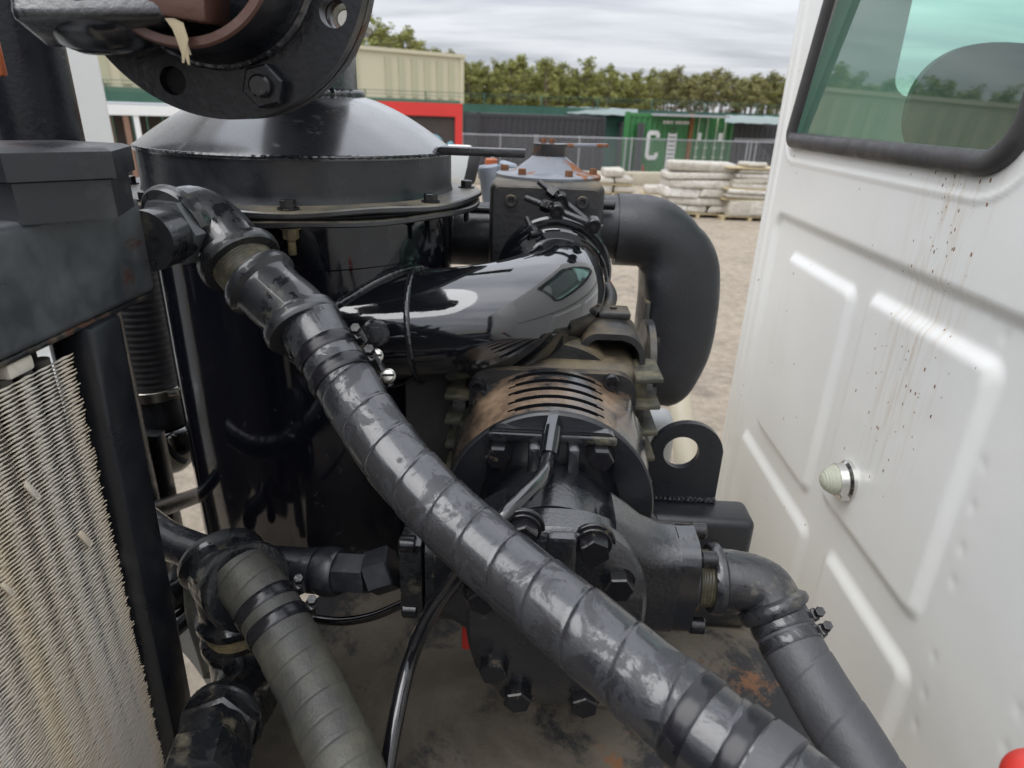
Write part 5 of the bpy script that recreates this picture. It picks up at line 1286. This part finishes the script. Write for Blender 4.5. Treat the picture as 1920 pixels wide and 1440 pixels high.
# valve casting hanging across the pipe mouth: thick arm with a round cast emblem, rounded belly
va = thing('valve_casting', 'black cast valve arm with a round cast emblem, across the top left corner', 'valve', PD(170, 20, .53))
ca, cb_ = PD(20, 8, .515), PD(312, 4, .525); d = (cb_-ca).normalized(); upv = CU-(d*CU.dot(d)); upv.normalize(); fw_ = d.cross(upv); fw_ = fw_ if fw_.y > 0 else -fw_
b = B(); box(b, (ca+cb_)/2+upv*.012+fw_*.02, ((cb_-ca).length, .05, .052), (d, fw_, upv), .008, 3); obj('arm', b, 'cast_rough', va)
b = B(); box(b, cb_+upv*.012+fw_*.02+d*.0015, (.004, .040, .042), (d, fw_, upv), .0015); obj('arm_end', b, 'copper', va, label='bare brown end of the arm')
b = B(); bc = PD(208, 30, .565); 
lathe(b, [(0, -.02), (.050, -.02), (.055, .0), (.053, .006), (.046, .018), (.032, .026), (0, .029)], bc, (0.02, .22, -1), 48); obj('belly', b, 'cast', va)
b = B(); bq = PD(118, -2, .52)-fw_*.006+upv*.010
ec_ = (ca+cb_)/2+upv*.012+fw_*.02-fw_*.0255+d*(-.022)+upv*.010
tube(b, [ec_+(d*math.cos(t)+upv*math.sin(t))*.0125 for t in [2*PI*k/32 for k in range(33)]], .0016, 8, cap=False)
for k in (-1, 0, 1): tube(b, [ec_+d*(.0042*k)+(d*.0017*math.cos(t)+upv*.0085*math.sin(t)+d*.002*math.sin(t)) for t in [2*PI*j/20 for j in range(21)]], .0009, 6, cap=False)
obj('emblem', b, 'cast', va, label='round cast emblem with three upright loops')
# torn tape end dangling from the arm
b = B(); 
for k in range(5):
    st = PD(318+k*4, 34+k*2, .525); a = st+V((.006*random.uniform(.5, 1.4), -.002, -.012)); e = a+V((random.uniform(-.004, .010), 0, -random.uniform(.010, .020)))
    q = [st, a, e]; ws = [.004, .0032, .0008]; prev = None
    for p, w_ in zip(q, ws):
        cur = (b.verts.new(p-CR*w_), b.verts.new(p+CR*w_), b.verts.new(p+CR*w_+_f*.0006), b.verts.new(p-CR*w_+_f*.0006))
        if prev:
            for i in range(4): b.faces.new((prev[i], prev[(i+1) % 4], cur[(i+1) % 4], cur[i]))
        prev = cur
obj('torn_tape', b, 'tape', label='torn beige tape end dangling from the cast arm', cat='tape')
# upright black pipe behind the filler cap
bp = PD(52, 150, .98); b = B(); lathe(b, [(0, 1.5), (.058, 1.5), (.058, 3.3), (0, 3.3)], V((bp.x, bp.y, 0)), Z_, 64)
obj('upright_pipe', b, 'flange', label='upright black pipe behind the filler cap at the left edge', cat='pipe')
q = PD(3, 95, .75); b = B(); box(b, q+V((-.0145, 0, 0)), (.025, .012, .055), None, .004); obj('orange_reflector', b, 'orange', label='orange reflector sliver at the very left edge', cat='reflector')

# ================================================================ things seen between the radiator and the canister, and beyond
ci = thing('corrugated_hose', 'dark ribbed duct hose with a steel clamp, seen between radiator and canister', 'duct hose', PD(275, 800, 1.32))
tcx = PD(268, 620, 1.32); b = B(); zs = 2.50
tube(b, [V((tcx.x, tcx.y, 2.33-.0025*i)) for i in range(int((2.33-1.93)/.0025))], lambda s, th, t: .056+.0012*math.sin(s*2*PI/.013+th), 40); obj('ribbed_hose', b, 'hose_dull', ci)
zc = PD(290, 748, 1.32).z
b = B(); ring(b, (tcx.x, tcx.y, zc-.011), (tcx.x, tcx.y, zc+.011), .0595, .05, 48, .001); bc_ = obj('steel_clamp', b, 'zinc', ci)
b = B(); q = V((tcx.x+.052, tcx.y-.03, zc+.004)); cyl(b, q, q+V((.022, -.004, .006)), .009, 12); obj('clamp_screw', b, 'zinc', bc_)
b = B(); lathe(b, [(.054, 0), (.056, .03), (.062, .05), (.062, .062), (.054, .066)], (tcx.x, tcx.y, zc-.012), -Z_, 40); obj('cuff', b, 'matte', ci)
b = B(); zt = zc-.080; lathe(b, [(.0, 0), (.050, -.004), (.064, .002), (.069, .008), (.069, .05), (.058, .085), (.036, .108), (0, .115)], (tcx.x+.004, tcx.y, zt), -Z_, 40); obj('end_bowl', b, 'gloss', ci)
b = B(); q = PD(300, 900, 1.34); box(b, (q.x, q.y, q.z-.05), (.045, .03, .32), None, .004); obj('upright_strut', b, 'satin', ci)
b = B(); tube(b, spline([PD(262, 966, 1.12), PD(325, 945, 1.26), PD(400, 918, 1.46)], .01), .0165, 24); obj('round_bar', b, 'satin', label='round black bar crossing the gap left of the canister foot', cat='bar')
b = B(); tube(b, spline([PD(300, 1200, 1.0), PD(345, 1160, 1.02), PD(400, 1115, 1.05)], .01), .016, 20); obj('black_cable', b, 'satin', label='thick black cable behind the pipe tee, left of the dusty strap', cat='cable')
b = B(); tube(b, spline([PD(308, 1125, 1.0), PD(335, 1110, 1.03), PD(345, 1075, 1.08), PD(380, 1060, 1.1)], .01), .022, 20); obj('bent_pipe', b, 'satin', label='bent black pipe glimpsed at the radiator edge above the pale hoop', cat='pipe')
b = B(); tube(b, spline([PD(368, 1080, 1.0), PD(372, 1150, .985), PD(392, 1225, .96), PD(402, 1262, .945)], .008), lambda s, th, t: .019-.004*t, 24); obj('dusty_strap', b, 'hose_dust', label='dusty olive hose hanging behind the pipe tee', cat='hose')
b = B(); hoop = spline([PD(300, 1165, 1.10), PD(345, 1205, 1.11), PD(392, 1275, 1.12), PD(420, 1350, 1.13), PD(430, 1430, 1.14)], .01)
rows = []
for i, p in enumerate(hoop):
    w_ = .032; rows.append([b.verts.new(p+V((0, 0, w_))), b.verts.new(p+V((.012, .09, w_))), b.verts.new(p+V((.012, .09, -w_))), b.verts.new(p+V((0, 0, -w_)))])
for a, c in zip(rows, rows[1:]):
    for k in range(4): b.faces.new((a[k], a[(k+1) % 4], c[(k+1) % 4], c[k]))
b.faces.new(rows[0]); b.faces.new(list(reversed(rows[-1])))
obj('pale_fender', b, 'palegrey', label='pale grey curved fender edge low behind the pipe tee', cat='fender')
# lifting eye on its beam, right
bk = thing('lifting_bracket', 'black lifting plate with a round hole on a square beam, beside the cab', 'bracket', (.275, 1.0, 1.74))
bx0, bx1 = .213, .337; zt_ = 2.021; rr_ = (bx1-bx0)/2
poly = [(bx0, 1.868), (bx1, 1.868), (bx1, 1.97)]
for k in range(1, 16): a = PI*k/16; poly.append(((bx0+bx1)/2+rr_*math.cos(a)*1.0, 1.963+(zt_-1.963)*math.sin(a)))
poly.append((bx0, 1.97))
hc = PY(1277, 848, 1.0)
b = B(); prism(b, poly, (0, 1.012, 0), X_, Z_, .014, [circ(hc.x, hc.z, .0305, 36)]); obj('eye_plate', b, 'satin', bk, sharp=40)
b = B(); box(b, (.19, .978, 1.809), (.412, .075, .118), None, .014, 4); obj('beam', b, 'satin', bk)
b = B(); bead(b, [V((bx0, .997, 1.873)), V((bx1, .997, 1.873))], .005, .4, .004, 8); obj('weld_bead', b, 'weld', bk)
b = B(); box(b, (.30, .93, 1.735), (.17, .12, .07), None, .012, 3); obj('gusset', b, 'deck', bk)
b = B(); tube(b, spline([PD(1262, 700, 1.98), PD(1280, 800, 1.90), PD(1292, 880, 1.84), PD(1292, 880, 1.84)+(PD(1292, 880, 1.84)-PD(1280, 800, 1.90))*9], .02), .036, 24); obj('cream_pipe', b, 'cream', label='cream plastic pipe seen through the lifting plate hole', cat='pipe')
b = B(); q = PD(1222, 840, 1.75)
box(b, q, (.10, .12, .22), None, .04, 4)
for vv in b.verts: vv.co += V((noise.noise(vv.co*14), noise.noise(vv.co*13+V((5, 0, 0))), 0))*.02
obj('plastic_sack', b, 'palegrey', label='pale crumpled plastic between the blower ribs and the lifting plate', cat='plastic sheet')
# grey coupling heads behind the lifting lug
gc = thing('coupling_pair', 'pair of grey-blue couplings with an orange plug behind the lifting lug', 'coupling', PD(925, 330, 1.75))
for (x, y, r_, tlt) in ((918, 335, .030, -.15), (948, 330, .026, .25)):
    q = PD(x, y, 1.75); b = B(); ax = V((tlt, 0, 1)).normalized(); lathe(b, [(0, -.12), (r_*.9, -.12), (r_*.9, .0), (r_, .006), (r_, .03), (r_*.8, .036), (0, .036)], q, ax, 28); obj('coupling', b, 'greyblue', gc)
q = PD(921, 303, 1.75); b = B(); cyl(b, q-V((0, 0, .02)), q+V((0, 0, .008)), .017, 18, .003); obj('plug', b, 'orange', gc)
q = PD(924, 288, 1.75); b = B(); cyl(b, q-V((0, 0, .014)), q+V((0, 0, .010)), .006, 12); obj('pin', b, 'galv', gc)
q = PD(962, 340, 1.8); b = B(); cyl(b, q+V((-.03, 0, .01)), q+V((.06, .02, -.035)), .018, 16); obj('arm', b, 'greyblue', gc)
q = PD(860, 318, 1.7); b = B(); box(b, q, (.07, .06, .12), None, .01, 3); obj('white_jug', b, 'whitebody', label='white block behind the right edge of the canister lid', cat='container')
q = PD(886, 312, 1.68); b = B(); box(b, q, (.032, .03, .09), (V((1, 0, .0)), Y_, V((.25, 0, 1)).normalized()), .006, 2); obj('grey_strap', b, 'gasket', label='dark grey strap end in front of the white block', cat='strap')
# red cap at the bottom right corner, near the lens
rc = thing('air_coupling', 'round red capped coupling at the bottom right corner', 'coupling', PD(1915, 1440, .45))
q = PD(1944, 1468, .45); b = B(); lathe(b, [(0, .020), (.010, .019), (.018, .013), (.021, .004), (.021, -.02), (0, -.02)], q, (EYE-q).normalized()+V((-.6, 0, .6)), 40); obj('cap', b, 'red', rc)
b = B(); cyl(b, q+V((.01, .01, -.02)), q+V((.10, .03, -.14)), .014, 20); obj('stem', b, 'satin', rc)
